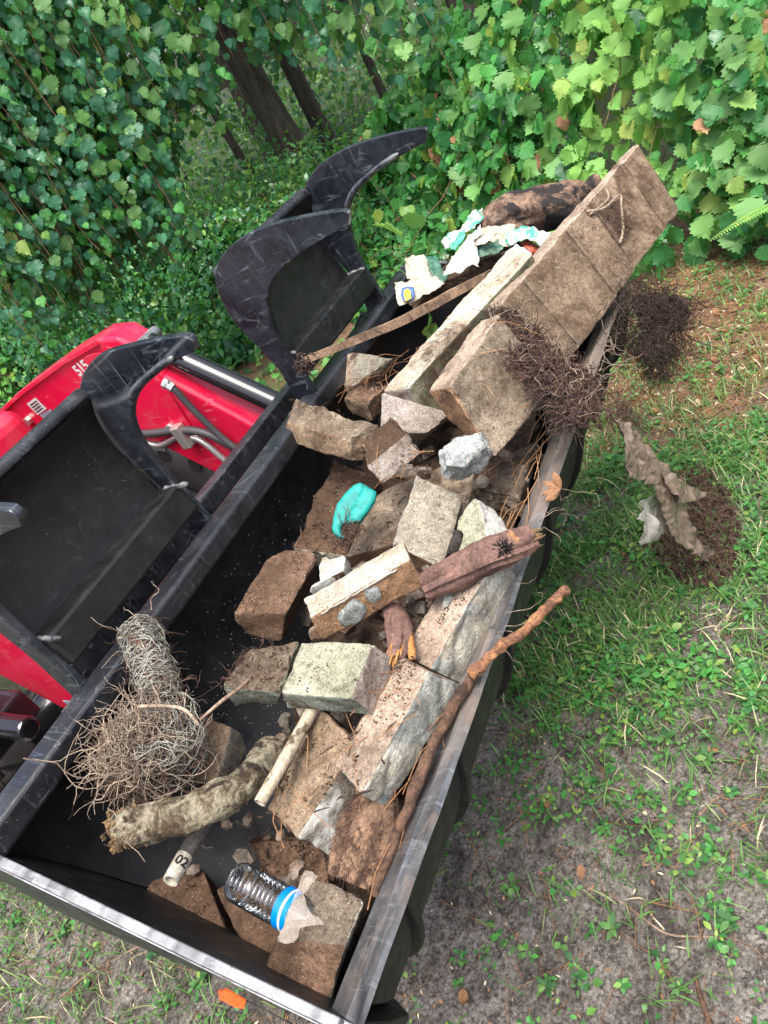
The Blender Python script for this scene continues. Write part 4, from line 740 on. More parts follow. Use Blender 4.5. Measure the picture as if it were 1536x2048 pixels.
# crumbling end: cubical lumps
T0 = TU['log'][0]; T1 = TU['log'][2]; ax = (V(T1[:3]) - V(T0[:3])).normalized(); g = G()
for q in range(420):
    a = random.random() * 2 * math.pi; rr = T0[3] * 1.15 * math.sqrt(random.random()); u = ax.orthogonal().normalized(); w_ = ax.cross(u)
    c = V(T0[:3]) + (u * math.cos(a) + w_ * math.sin(a)) * rr + ax * random.uniform(-.008, .045) * (1 if rr > .02 else .3)
    sc = random.uniform(.0018, .0055); g.tube([c - V((0, 0, sc)), c + V((random.uniform(-.3, .3), random.uniform(-.3, .3), 1)) * sc], [sc * .9, sc * .8], 5, nz=.3, nf=90)
g.make('crumbled_end', LOGEND, L, False, kind='stuff')
PLK = tub('plank', 70, 28, ROTTEN, 'rotten_plank', 'dark red rotten plank lying over the lip with a splintered far end', 'plank', .10, 40, .004, sharp=50, ridge=.42, rf=2.4, rl=7)
def splinters(parent, key, end, cnt, mat, ln, r):
    T = TU[key]; a = V(T[end][:3]); b = V(T[-2 if end else 1][:3]); ax = (a - b).normalized(); R_ = T[end][3]; u = ax.orthogonal().normalized(); w_ = ax.cross(u); g = G()
    for q in range(cnt):
        an = random.random() * 6.28; rr = R_ * math.sqrt(random.random()); c = a + (u * math.cos(an) + w_ * math.sin(an)) * rr - ax * ln * .8
        e = c + ax * ln * random.uniform(.7, 1.4) + V((random.uniform(-1, 1), random.uniform(-1, 1), random.uniform(-1, 1))) * .004
        g.tube([c, c.lerp(e, .5), e], [r, r * .9, r * .25], 5, nz=.2, nf=60)
    return g.make('splinters', mat, parent, sharp=40, kind='stuff')
splinters(PLK, 'plank', -1, 46, LOGEND, .03, .0035)
g = G(); c = V(TU['plank'][3][:3]).lerp(V(TU['plank'][4][:3]), .4) + V((-.012, -.012, .014))
for q in range(260):
    d = V((random.gauss(0, 1), random.gauss(0, 1), random.gauss(0, 1))).normalized(); g.tube([c + d * .006, c + d * random.uniform(.012, .022)], [.0016, .0006], 4)
g.make('rot_hole_fibres', mk_two('charred_fibre', (.008, .008, .008), (.03, .028, .025), 30), PLK, kind='stuff')
SW = tub('short_wood', 40, 22, ROTTEN, 'rotten_wood_piece', 'short rotten wood piece with orange torn end, below the tan block', 'wood piece', .12, 50, .003, sharp=50, ridge=.5, rf=2.2, rl=8)
splinters(SW, 'short_wood', -1, 34, TORN, .028, .003)
tub('splinter', 20, 8, TORN, 'torn_splinter', None, None, .25, 60, .001, SW)
tub('blackbark', 16, 10, mk_two('black_bark', (.014, .012, .011), (.06, .05, .045), 60, (1, 1, .1)), 'bark_piece', 'small black ridged bark piece between the grey block and the broken wedge', 'bark piece', .25, 80, .001)
LA = tub('lath', 40, 4, LATH, 'wooden_lath', 'weathered wooden lath lying slantwise over the back rail with a muddy end', 'lath', .05, 20, .001, smooth=False)
g = G(); a = V(TU['lath'][0][:3])
for q in range(150):
    c = a + V((random.gauss(0, .012), random.gauss(0, .008), random.gauss(-.004, .007))); d = V((random.gauss(-.3, 1), random.gauss(0, 1), random.gauss(-.4, 1))).normalized() * random.uniform(.008, .025)
    g.tube([c, c + d * .5, c + d], [.0022, .0016, .0006], 4)
g.make('muddy_fibres', ROOTD, LA, kind='stuff')
L2 = tub('log2', 70, 44, LOGDK, 'dark_log', 'thick dark log with flaking bark behind the torn bag', 'log', .12, 22, .003, ridge=.22, rf=3, rl=9)
tub('stub', 14, 14, LOGDK, 'log_stub', 'short brown wood stub sticking up beside the longest block', 'wood stub', .15, 30, .001)
FB = tub('fiber', 60, 40, FIBER, 'fibrous_trunk_piece', 'brown fibrous rotten trunk piece standing in the gap near the lip', 'trunk piece', .16, 30, .003, ridge=.4, rf=2.4, rl=7)
g = G(); T = resample(TU['fiber'], 30)
for q in range(1100):
    i = random.randrange(28); a = random.random() * 6.28; c = V(T[i][:3]); d = (V(T[i + 1][:3]) - c).normalized(); u = d.orthogonal().normalized(); w_ = d.cross(u); o_ = (u * math.cos(a) + w_ * math.sin(a))
    s0 = c + o_ * T[i][3] * 1.0; d2 = (d + rdir() * .8).normalized(); g.tube([s0, s0 + d2 * .005 + o_ * .0015, s0 + d2 * random.uniform(.007, .016) + o_ * random.uniform(-.002, .003)], [.0007, .0006, .0003], 3, caps=False)
g.make('fibres', ROOT, FB, kind='stuff')
tub('bark_stick', 110, 18, BARKST, 'dark_stick', 'long dark bark-covered stick wedged along the inside of the bucket lip', 'stick', .3, 60, .004, ridge=.25, rf=2.5, rl=12)
tub('rod', 130, 22, RUST, 'rusty_rod', 'rusty crusted iron rod lying over the lip and pointing out to the right', 'iron rod', .55, 75, .001)
tub('twig', 20, 6, TWIG, 'bare_twig', 'straight dark twig leaning from the tan block towards the greenish block', 'twig', .15, 60)
def pipe(key, name, label, mat, endmat, k=30, n=24, hollow=.78, endlen=.0):
    T = resample(TU[key], k); pts = [V(p[:3]) for p in T]; rs = [p[3] for p in T]; g = G()
    g.tube(pts, rs, n, caps=False); b = len(g.v); g.tube(pts[:8], [r_ * hollow for r_ in rs[:8]], n, 1, caps=False)
    for j in range(n): g.f.append((j, b + j, b + (j + 1) % n, (j + 1) % n)); g.m.append(1)
    o = g.make(name, [mat, endmat], sharp=50); return tag(o, label, 'pipe')
pipe('pvc', 'mottled_pipe', 'pale plastic pipe mottled with dark stains, lying beside the brown slab', PVC, PVCW)
T = TU['pvc2']; P2 = pipe('pvc2', 'white_ended_pipe', 'plastic pipe marked with figures on its pale end, rest stained black, under the log', DKPIPE, PVCW)
ps = resample(T, 30); g = G(); g.tube([V(p[:3]) - (V(ps[1][:3]) - V(ps[0][:3])) * .02 for p in ps[:11]], [p[3] * 1.025 for p in ps[:11]], 24, caps=False); g.make('clean_end', PVCW, P2)
ax = (V(T[1][:3]) - V(T[0][:3])).normalized(); p = V(ps[7][:3]); nn = (CAMLOC - p).normalized(); nn = (nn - ax * nn.dot(ax)).normalized()
# lettering "02" wrapped on the pipe
tx = text('lettering', '02', .020, (0, 0, 0), (1, 0, 0), (0, 0, 1), INK, P2, .0004)
side_ = nn.cross(ax); R_ = ps[5][3] * 1.03 + .0006; off = -root_loc(P2)
for v in tx.data.vertices:
    q = v.co - off; a = q.x / R_; cpt = p - ax * 0 + ax * (q.y) ; v.co = cpt + (nn * math.cos(a) + side_ * math.sin(a) * -1) * (R_ + q.z) + off

# ---------------------------------------------------------------- roots
def strand(g, p, d, ln, r, seg=7, wob=.5, grav=0., n=3, m=0, taper=.4):
    p = V(p); d = V(d).normalized(); pts = [p.copy()]; st = ln / seg
    for _ in range(seg):
        d = (d + V((random.gauss(0, 1), random.gauss(0, 1), random.gauss(0, 1))) * wob + V((0, 0, -grav))).normalized(); p = p + d * st; pts.append(p.copy())
    g.tube(pts, [r * (1 - (1 - taper) * i / seg) for i in range(seg + 1)], n, m, caps=False)
A = [V(p[:3]) for p in TU['coilaxis']]; BC = V(TU['ball'][0][:3]); BR = TU['ball'][0][3]
RB = thing('root_ball', 'tangled ball of roots and grey wire draped over the near end of the back rail', 'root ball', BC - V((0, 0, BR)))
g = G(); axp = [V(p) for p in resample([list(p) for p in A], 40)]
for q in range(150):
    i = random.randrange(2, 38); c = axp[i]; d = (axp[min(39, i + 1)] - axp[i - 1]).normalized(); d = (d + rdir() * .62).normalized(); u = d.orthogonal().normalized(); w_ = d.cross(u); r = TU['coilaxis'][1][3] * random.uniform(.70, 1.12); a0 = random.random() * 6.28; tot = random.uniform(3, 6.2); k = 16
    g.tube([c + (u * math.cos(a0 + tot * t_ / k) + w_ * math.sin(a0 + tot * t_ / k)) * r * (1 + .16 * noise.noise(V((t_ * .5, q, 0)))) + d * .03 * noise.noise(V((t_ * .35, q, 4))) for t_ in range(k + 1)], .0008, 4, caps=False)
for q in range(120):
    d = (V((.15, -.35, .9)) + rdir() * .75).normalized(); u = d.orthogonal().normalized(); w_ = d.cross(u); r = BR * random.uniform(.55, .95); a0 = random.random() * 6.28; tot = random.uniform(2.5, 6); k = 18; c = BC + rdir() * .018 + V((.015, -.01, 0))
    g.tube([c + (u * math.cos(a0 + tot * t_ / k) + w_ * math.sin(a0 + tot * t_ / k)) * r * (1 + .22 * noise.noise(V((t_ * .4, q, 0)))) + d * .04 * noise.noise(V((t_ * .35, q, 4))) for t_ in range(k + 1)], .0008, 4, caps=False)
g.make('wire_coil', WIRE, RB, kind='stuff')
g = G()
for q in range(160):
    i = random.randrange(40); strand(g, axp[i] + rdir() * .035, rdir(), random.uniform(.03, .08), .0008, 8, .5)
for q in range(900):
    d = rdir(); d = V((d.x - .35, d.y + .15, d.z)).normalized(); p = BC + d * BR * random.uniform(.25, 1.0); strand(g, p, (rdir() + d * .05), random.uniform(.02, .07), random.choice((.0006, .0008, .0013)), 7, .5)
for q in range(90):
    a = random.uniform(0, 6.28); p = BC + V((math.cos(a) * BR * .95, math.sin(a) * BR * .95, random.uniform(-.04, .03))); strand(g, p, rdir() + V((math.cos(a), math.sin(a), -.4)), random.uniform(.04, .13), random.choice((.0008, .0012)), 9, .5, .15)
g.make('root_tangle', ROOT, RB, kind='stuff')
g = G()
for q in range(420):
    d = rdir(); d = V((d.x - .3, d.y, d.z + .5)).normalized(); strand(g, BC + d * BR * random.uniform(.7, 1.05), rdir(), random.uniform(.04, .12), random.choice((.0006, .0009, .0014)), 8, .45)
for q in range(5): strand(g, A[0] + rdir() * .045, V((-.3, .2, .6)) + rdir() * .6, random.uniform(.08, .2), .0012, 10, .42, .1)
for q in range(8): strand(g, BC + V((-BR * .8, random.uniform(-.05, .05), .03)), V((-1, .2, .3)) + rdir() * .5, random.uniform(.1, .24), .0013, 12, .4, .12)
for q in range(7): strand(g, BC + V((-.03, -.05, -.02)) + rdir() * .04, V((-.3, -.6, -.5)) + rdir() * .5, random.uniform(.1, .2), .0012, 12, .45, .1)
g.make('pale_roots', ROOTP, RB, kind='stuff')
g = G(); g.tube([V(p[:3]) for p in resample(TU['tan_root'], 24)], .0028, 6, nz=.2, nf=50); g.make('thick_root', ROOTP, RB)
bm = bmesh.new(); bmesh.ops.create_icosphere(bm, subdivisions=4, radius=BR * .60)
for v in bm.verts: n_ = v.co.normalized(); v.co = V((v.co.x * 1.05, v.co.y, v.co.z * .8)) + n_ * .018 * noise.noise(v.co * 22) + n_ * .008 * noise.noise(v.co * 60) + BC + V((-.012, .012, -.02))
bm.verts.index_update(); mesh('soil_core', [tuple(v.co) for v in bm.verts], [[v.index for v in f.verts] for f in bm.faces], DIRT, RB); bm.free()
g = G(); g.tube([V(p) for p in resample([list(p) for p in A], 24)], [.026] * 24, 12, nz=.3, nf=30); g.make('root_core', ROOT, RB)

def in_poly(poly, k, jn=.5):
    P = [V(p) for p in poly]; tris = []
    c = sum(P, V()) / len(P); out = []
    tr = [(c, P[i], P[(i + 1) % len(P)]) for i in range(len(P))]; ar = np.array([((b - a).cross(d - a)).length for a, b, d in tr]); ar = ar / ar.sum()
    for i in rng.choice(len(tr), k, p=ar):
        u, v = rng.random(2)
        if u + v > 1: u, v = 1 - u, 1 - v
        a, b, d = tr[i]; out.append(a + (b - a) * float(u) + (d - a) * float(v))
    return out
# root mat over the end of the square block
RMt = thing('root_mat', 'dark brown matted roots lying over the stained block and the lip', 'root mat', sum((V(p) for p in PO['rootmat']), V()) / len(PO['rootmat']) - V((0, 0, .05)))
g = G()
for p in in_poly(PO['rootmat'], 1700):
    if noise.noise(p * 26) < -.12: continue
    strand(g, p + V((random.gauss(0, .006), random.gauss(0, .006), random.gauss(-.004, .008))), rdir() * V((1, .8, .6)), random.uniform(.015, .055), random.choice((.0007, .001, .0015)), 7, .55)
g.make('roots', ROOT, RMt, kind='stuff')
g = G()
for p in in_poly(PO['rootmat'], 500): strand(g, p + V((0, 0, random.gauss(-.006, .01))), rdir(), random.uniform(.02, .06), random.choice((.001, .0016)), 6, .55)
for p in in_poly(PO['rootmat'][8:13], 160): strand(g, p, V((.1, -.5, -.6)) + rdir() * .6, random.uniform(.04, .1), .001, 8, .45, .25)
g.make('dark_roots', ROOTD, RMt, kind='stuff')
g = G()
for p in in_poly(PO['matfall'], 420):
    if noise.noise(p * 24) < -.15: continue
    strand(g, p + V((0, random.gauss(0, .02), 0)), rdir() * .7 + V((.1, 0, -.7)), random.uniform(.02, .07), random.choice((.0006, .0009, .0013)), 7, .5, .15)
g.make('trailing_roots', ROOT, RMt, kind='stuff')
g = G()
for p in in_poly(PO['rootmat'], 70): strand(g, p + V((0, -.01, .015)), rdir(), random.uniform(.03, .09), .0009, 8, .4)
g.make('pale_roots', ROOTP, RMt, kind='stuff')
g = G()
for p in in_poly(PO['rootmat'], 420):
    s_ = random.uniform(.002, .006); p = p + V((0, 0, random.gauss(-.004, .008))); g.tube([p - V((0, 0, s_)), p + V((0, 0, s_))], [s_, s_ * .8], 5, nz=.35, nf=90)
g.make('soil_crumbs', DIRT, RMt, False, kind='stuff')
# hanging clump under the far end
HC = thing('hanging_root_clump', 'blackish hairy clump of roots and soil hanging below the longest block', 'root clump', sum((V(p) for p in PO['clump']), V()) / len(PO['clump']) - V((0, 0, .2)))
chunk('soil_core', None, None, [V(p) * .6 + (sum((V(q) for q in PO['clump'][:8]), V()) / 8) * .4 for p in PO['clump'][:8]], .07, ROOTD, None, .020, 28, HC, .7, 4)
g = G()
for p in in_poly(PO['clump'], 4200):
    if noise.noise(p * 17) < -.06: continue
    strand(g, p + V((0, random.gauss(0, .025), 0)), rdir() * .8 + V((0, 0, -.7)), random.uniform(.015, .055), random.choice((.0006, .0009, .0014)), 6, .6, .15)
for p in in_poly(PO['clump'][5:14], 420): strand(g, p + V((0, random.gauss(0, .02), 0)), V((.2, 0, -1)), random.uniform(.04, .13), .0007, 9, .35, .2)
g.make('roots', ROOTD, HC, kind='stuff')
g = G()
for q in range(9): strand(g, V(random.choice(PO['clump'][2:8])), V((.6, -.1, -.4)) + rdir() * .4, random.uniform(.2, .5), .0018, 16, .16, .05)
g.make('long_roots', ROOTD, HC)

# ---------------------------------------------------------------- plastic, bag, bottle
def film(name, poly, mat, parent=None, label=None, cat=None, crumple=.008, nf=16, sub=4, th=.0008, jag=.004, group=None, offn=0., fine=.002, crease=0.):
    P = [V(p) for p in poly]; c = sum(P, V()) / len(P)
    nn = sum(((P[i] - c).cross(P[(i + 1) % len(P)] - c) for i in range(len(P))), V()).normalized()
    if nn.dot(CAMLOC - c) < 0: nn = -nn
    bm = bmesh.new(); vs = [bm.verts.new(p) for p in P]
    f = bm.faces.new(vs); bmesh.ops.triangulate(bm, faces=[f])
    for _ in range(sub):
        es = [e for e in bm.edges if e.calc_length() > .007]
        if not es: break
        bmesh.ops.subdivide_edges(bm, edges=es, cuts=1); bmesh.ops.triangulate(bm, faces=[f for f in bm.faces if len(f.verts) > 3])
    s_ = V((hash(name + str(len(P))) % 7, c.x * 50, c.y * 50)); s_.x = c.z * 37
    for v in bm.verts:
        h = crumple * noise.noise(v.co * nf + s_) + crumple * .7 * abs(noise.noise(v.co * nf * 2.2 + s_)) + fine * noise.noise(v.co * 120)
        if crease: h += crease * (1 - 2.2 * abs(noise.noise(V((v.co.x * 30, v.co.y * 30, v.co.z * 9)) + s_))) + crease * .5 * (1 - 2 * abs(noise.noise(v.co * 46 - s_)))
        if v.is_boundary: v.co += V((noise.noise(v.co * 90 + s_), noise.noise(v.co * 90 - s_), noise.noise(v.co * 90 + s_ * 2))) * jag
        v.co += nn * (h + offn)
    bm.verts.index_update(); o = mesh(name, [tuple(v.co) for v in bm.verts], [[v.index for v in f.verts] for f in bm.faces], mat, parent)
    bm.free()
    if th: m_ = o.modifiers.new('thickness', 'SOLIDIFY'); m_.thickness = th
    return tag(o, label, cat, group) if label else o
bc = sum((V(p) for p in PO['bag1']), V()) / len(PO['bag1'])
BG = thing('torn_bag', 'torn white and green printed plastic bag crumpled behind the long white-topped block', 'bag', bc - V((0, 0, .08)))
for i, m_ in enumerate([BAGC, BAGW, BAGWT, BAGC, BAGWT, BAGC, BAGG, BAGT, BAGG, BAGR, BAGC]):
    pg = [V(p) for p in PO[f'bag{i}']]; pc = sum(pg, V()) / len(pg); pg = [pc + (p - pc) * (1.22 if i not in (1,) else 1.05) + V((0, 0, .004 * (i % 3))) for p in pg]
    film('bag_flap', pg, m_, BG, crumple=.016 if i not in (1, 5) else .009, nf=24, jag=.005)
chunk('soil_lump', 'lump of brown soil lying under the torn printed bag', 'soil lump', PO['baglump'], .05, DIRT, None, .012, 24, sub=4)
em = film('printed_emblem', PO['emblem'], NAVY, BG, crumple=.004, nf=14, sub=3, jag=.001, offn=.010); film('emblem_centre', PO['tag'], YELLOW, BG, crumple=.002, nf=14, sub=2, jag=.0005, offn=.016)
film('plastic_scrap', PO['bag11'], mk_bag('scrap_grey', (.50, .52, .48), .3), None, 'greyish plastic scrap lying on the far end of the long white-topped block', 'plastic scrap', .005, 30, offn=.006)
film('plastic_sheet', PO['sheet'], FILM, None, 'dirty translucent plastic sheet hanging from the lip to the ground', 'plastic sheet', .010, 22, 5, jag=.008, fine=.0025, crease=.012)
film('plastic_shred', PO['sheet2'], FILM, None, 'pointed shred of dirty film lying on the soil heap beside the hanging sheet', 'plastic shred', .02, 14, 4)
film('plastic_shred', PO['sheet3'], FILMC, None, 'clear crumpled film in the grass behind the hanging plastic sheet', 'plastic shred', .02, 18, 4)
film('plastic_wrap', PO['wrap'], WRAP, None, 'frosted plastic wrap over the corner of the large block, beside the bottle', 'plastic wrap', .0022, 40, 5, offn=.004, jag=.0035, th=0, fine=.001)
# heap of soil and roots dropped on the ground
hc = sum((V(p) for p in PO['heap']), V()) / len(PO['heap']); HP = thing('soil_heap', 'heap of brown roots and soil fallen on the grass beside the plastic sheet', 'soil heap', (hc.x, hc.y, 0))
g = G()
for p in in_poly(PO['heap'], 1200):
    q = min(1., (p - hc).length / .12); p = p + V((0, 0, random.uniform(-.03, .03) * (1.2 - q))); strand(g, p, rdir() + V((0, 0, .2)), random.uniform(.02, .07), random.choice((.0008, .0012)), 6, .5)
g.make('roots', ROOT, HP, kind='stuff')
g = G()
for p in in_poly(PO['heap'], 700):
    s_ = random.uniform(.003, .009); p = p + V((0, 0, random.uniform(-.035, .012))); g.tube([p - V((0, 0, s_)), p + V((.3 * s_, 0, s_))], [s_, s_ * .8], 5, nz=.35, nf=90)
g.make('soil_crumbs', DIRT, HP, False, kind='stuff')
# bottle
T = TU['bottle']; a = V(T[0][:3]); ax = (V(T[1][:3]) - a).normalized(); R_ = .0285
pr = [(-.002, .012), (-.004, .020), (.0, .0265), (.006, R_)]
z = .010
for q in range(9): pr += [(z, R_), (z + .003, R_ - .0013), (z + .006, R_)]; z += .0085
pr += [(.092, R_ * .985), (.145, R_ * .985), (.165, R_ * .8), (.18, R_ * .45), (.19, .0125), (.21, .0125)]
g = G(); g.tube([a + ax * p[0] for p in pr], [p[1] for p in pr], 40); BO = g.make('bottle', BOTTLE); tag(BO, 'empty clear plastic bottle with a blue label, dusty and lying on a slab', 'bottle')
g = G(); g.tube([a + ax * (.093 + .008 * i) for i in range(4)], [R_ + .0006] * 4, 40, caps=False); lb = g.make('label', BLUE, BO)
g = G(); g.tube([a + ax * s_ for s_ in (.1045, .1065, .1085)], [R_ + .0011] * 3, 40, caps=False); g.make('label_band', WHITE, lb)
nn = (CAMLOC - a); nn = (nn - ax * nn.dot(ax)).normalized()
# teal plastic piece: domed shell with a groove
P = [V(p) for p in PO['teal']]; c = sum(P, V()) / len(P)
nn = sum(((P[i] - c).cross(P[(i + 1) % len(P)] - c) for i in range(len(P))), V()).normalized()
if nn.dot(CAMLOC - c) < 0: nn = -nn
bm = bmesh.new(); f = bm.faces.new([bm.verts.new(p) for p in P]); r = bmesh.ops.triangulate(bm, faces=[f])
for _ in range(4): bmesh.ops.subdivide_edges(bm, edges=[e for e in bm.edges if e.calc_length() > .006], cuts=1); bmesh.ops.triangulate(bm, faces=[f for f in bm.faces if len(f.verts) > 3])
l0 = P[1].lerp(P[2], .6); l1 = P[7].lerp(P[8], .6); ld = (l1 - l0).normalized()
for v in bm.verts:
    dm = min((v.co - (P[i] + (P[(i + 1) % len(P)] - P[i]) * max(0, min(1, (v.co - P[i]).dot(P[(i + 1) % len(P)] - P[i]) / (P[(i + 1) % len(P)] - P[i]).length_squared)))).length for i in range(len(P)))
    q = v.co - l0; dl = (q - ld * q.dot(ld)).length
    v['h'] if False else None
    v.co += nn * (.004 * min(1, dm / .006) ** .5 - (.0025 if dl < .0016 else 0) + .0006 * noise.noise(v.co * 60))
e = bmesh.ops.extrude_face_region(bm, geom=list(bm.faces)[:]); 
for v in [x for x in e['geom'] if isinstance(x, bmesh.types.BMVert)]: v.co -= nn * .014
bm.normal_update(); bm.verts.index_update(); o = mesh('teal_plastic_piece', [tuple(v.co) for v in bm.verts], [[v.index for v in f.verts] for f in bm.faces], TEAL, sharp=40); bm.free()
tag(o, 'broken teal plastic piece with a groove line, standing in the middle of the bucket', 'plastic piece')
g = G(); c = P[8].lerp(P[10], .5) - nn * .01
for q in range(170): strand(g, c + V((random.gauss(0, .014), random.gauss(0, .014), random.gauss(-.008, .01))), rdir(), random.uniform(.02, .05), random.choice((.0007, .0011)), 6, .5)
tag(g.make('root_tuft', ROOT, kind='stuff'), 'tuft of fine brown roots caught under the teal plastic piece', 'roots')
# dirt crumbs and fine litter resting on the blocks
g = G()
for k, cnt in dict(scored=90, stain=50, dirty=240, slabL=160, slabR=60, stoneN=70, stoneF=60, slabbrk=150, green=26, greenL=140, brown=60, center=20, leanL=40, slabmid=120, slablow=90, slabdark=60, bigN=60, wedge=60, backgrey=30, beam=50, striped=40, under=60, darkbit=60).items():
    Q = [V(p) for p in D['blocks'][k]]
    for _ in range(cnt * 8):
        u, v = random.random(), random.random(); p = (Q[0] * (1 - u) + Q[1] * u) * (1 - v) + (Q[3] * (1 - u) + Q[2] * u) * v
        if noise.noise(p * 16) + .5 * noise.noise(p * 40) < random.uniform(.0, .3): continue
        s_ = random.choice((.0004, .0005, .0006, .0007, .0009, .0011, .0015)); n_ = (Q[0] - Q[4]).normalized(); p = p + n_ * s_ * .6
        g.tube([p - n_ * s_, p + n_ * s_], [s_, s_ * .75], 5, nz=.4, nf=200)
tag(g.make('soil_crumbs', DIRT, None, False), 'crumbs of dark soil scattered over the blocks in the bucket', 'soil crumbs', None, 'stuff')
g = G()
for k, cnt in dict(backgrey=9, wedge=6, stoneN=9, slabR=6, slabL=6, striped=4, stain=4, beam=5, slabbrk=5).items():
    Q = [V(p) for p in D['blocks'][k]]
    for _ in range(cnt):
        u, v = random.random(), random.random(); p = (Q[0] * (1 - u) + Q[1] * u) * (1 - v) + (Q[3] * (1 - u) + Q[2] * u) * v + (Q[0] - Q[4]).normalized() * random.uniform(.004, .015)
        d = V((random.gauss(0, 1), random.gauss(0, 1), random.gauss(0, .3))).normalized(); ln = random.uniform(.05, .11); b_ = V((random.gauss(0, .01), random.gauss(0, .01), .01))
        g.tube([p - d * ln / 2, p + b_, p + d * ln / 2], .0007, 4, caps=False)
for q in range(26):
    x = random.choice((random.uniform(.16, .5), random.uniform(.8, 1.2))); p = V((x, -.55 + random.uniform(-.02, .04), .775)); d = V((1, random.gauss(0, .25), random.gauss(.05, .15))).normalized(); ln = random.uniform(.08, .16)
    g.tube([p - d * ln / 2, p + V((0, random.gauss(0, .006), .008)), p + d * ln / 2], .0008, 4, caps=False)
tag(g.make('fallen_pine_needles', NEEDLE), 'orange-brown pine needles fallen on the blocks and along the lip', 'pine needles', None, 'stuff')
g = G()
for q in range(190):
    x = random.uniform(.12, 1.5); y = random.uniform(-.52, -.10); s_ = random.uniform(.006, .022); z = .60 + .10 * min(1, x) + random.uniform(0, .08) + .1 * (y < -.25) * random.random()
    b_ = V((x, y, z)); d = rdir(); g.tube([b_ - d * s_, b_ + rdir() * s_ * .2, b_ + d * s_], [s_ * .6, s_, s_ * .5], 6, random.randrange(3), nz=.5, nf=50, seed=q)
for q in range(85):
    x = random.uniform(.22, 1.35); y = random.uniform(-.50, -.27 + .12 * min(1, x)); s_ = random.uniform(.012, .028); z = 1 + .35 * y - random.uniform(.12, .19)
    b_ = V((x, y, z)); d = rdir(); g.tube([b_ - d * s_, b_ + rdir() * s_ * .25, b_ + d * s_], [s_ * .75, s_, s_ * .6], 6, random.randrange(3), nz=.45, nf=40, seed=q)
tag(g.make('rubble_fragments', [CON['slab'], CON['mud'], CON['brown']], None, False), 'small broken rubble fragments filling the gaps between the blocks', 'rubble', None, 'stuff')
g = G()
for k, cnt in dict(dirty=260, greenL=150, leanL=70, slabL=120, slabdark=50, slabmid=60, stoneF=25, slabbrk=40, wedge=50, under=70, darkbit=60, upright=30).items():
    Q = [V(p) for p in D['blocks'][k]]
    for _ in range(cnt):
        u, v = random.random(), random.random(); p = (Q[0] * (1 - u) + Q[1] * u) * (1 - v) + (Q[3] * (1 - u) + Q[2] * u) * v + (Q[0] - Q[4]).normalized() * random.uniform(.001, .006)
        if noise.noise(p * 11) < .0: continue
        strand(g, p, rdir(), random.uniform(.012, .045), random.choice((.0004, .0006, .0009)), 6, .5)
tag(g.make('rootlets', ROOT), 'fine brown rootlets clinging to the dirty blocks in the bucket', 'roots', None, 'stuff')
g = G()
for q in range(110):
    k = random.choice(('slabL', 'slabL', 'greenL', 'under', 'darkbit', 'dirty', 'stoneN', 'slabbrk', 'slabmid')); Q = [V(p) for p in D['blocks'][k]]
    u, v = random.uniform(-.15, 1.15), random.uniform(-.15, 1.15); p = (Q[0] * (1 - u) + Q[1] * u) * (1 - v) + (Q[3] * (1 - u) + Q[2] * u) * v + (Q[0] - Q[4]).normalized() * .004; d_ = V((random.gauss(0, 1), random.gauss(0, 1), random.gauss(0, .3))).normalized(); ln = random.uniform(.006, .026)
    g.tube([p - d_ * ln / 2, p + V((0, 0, .001)), p + d_ * ln / 2], [random.uniform(.0008, .0022), random.uniform(.001, .003), .0007], 5, random.randrange(3), nz=.7, nf=160, seed=q)
tag(g.make('bark_bits', [BARKST, ROOTD, BARKST], None, False), 'bits of bark and rotten wood lying between the blocks', 'bark bits', None, 'stuff')
# white flecks of mortar dust on the back of the bucket
g = G()
for q in range(900):
    x = min(1.2, max(.3, random.gauss(.62, .22))); i = random.randrange(3, 18); t_ = random.random(); y = inner[i][0] * (1 - t_) + inner[i + 1][0] * t_; z = inner[i][1] * (1 - t_) + inner[i + 1][1] * t_
    if z > .93: continue
    s_ = random.choice((.0006, .0008, .0008, .0012)); g.tube([(x, y - .0005, z), (x + s_, y - s_, z + s_)], [s_, s_ * .6], 4)
tag(g.make('mortar_flecks', CON['white'], None, False), 'pale mortar flecks stuck to the black back wall of the bucket', 'mortar dust', None, 'stuff')
# orange flag on its wire stake by the near side
film('flag', PO['orange'], ORANGE, None, 'small orange marker flag on a wire stake beside the near side of the bucket', 'flag', .004, 10, 3, jag=.0005)
FLG = bpy.context.scene.objects['flag']; FLG.name = 'marker_flag'
p = [V(q) for q in PO['orange']]; g = G(); g.tube([p[2] + V((0, .01, .0)), p[3].lerp(p[2], .5) + V((.01, -.1, -.10))], .0012, 6); g.make('wire_stake', INK, FLG)
# curled dead leaf on the lip, thin stray roots
def dead_leaf_mesh():
    vs, fs = [], []; N = 9
    for i in range(N):
        t_ = i / (N - 1); wd = .30 * math.sin(math.pi * min(1, t_ * .95 + .03)) ** .8
        for s_ in (-1, -.5, 0, .5, 1): vs.append((s_ * wd, t_, .12 * abs(s_) ** 1.5 * (1 + .6 * math.sin(t_ * 7)) + .18 * (t_ - .5) ** 2 + .03 * math.sin(t_ * 15 + s_ * 4)))
    fs = [(i * 5 + j, i * 5 + j + 1, (i + 1) * 5 + j + 1, (i + 1) * 5 + j) for i in range(N - 1) for j in range(4)]; return vs, fs
DLV, DLF = dead_leaf_mesh(); dlm = bpy.data.meshes.new('dead_leaf'); dlm.from_pydata(DLV, [], DLF); dlm.materials.append(DEADLEAF); dlm.polygons.foreach_set('use_smooth', [True] * len(DLF))
p = V(TU['deadleaf'][0][:3])
DLp = thing('curled_dead_leaf', 'curled orange-brown dead leaf caught on the outer edge of the bucket lip', 'dead leaf', p)
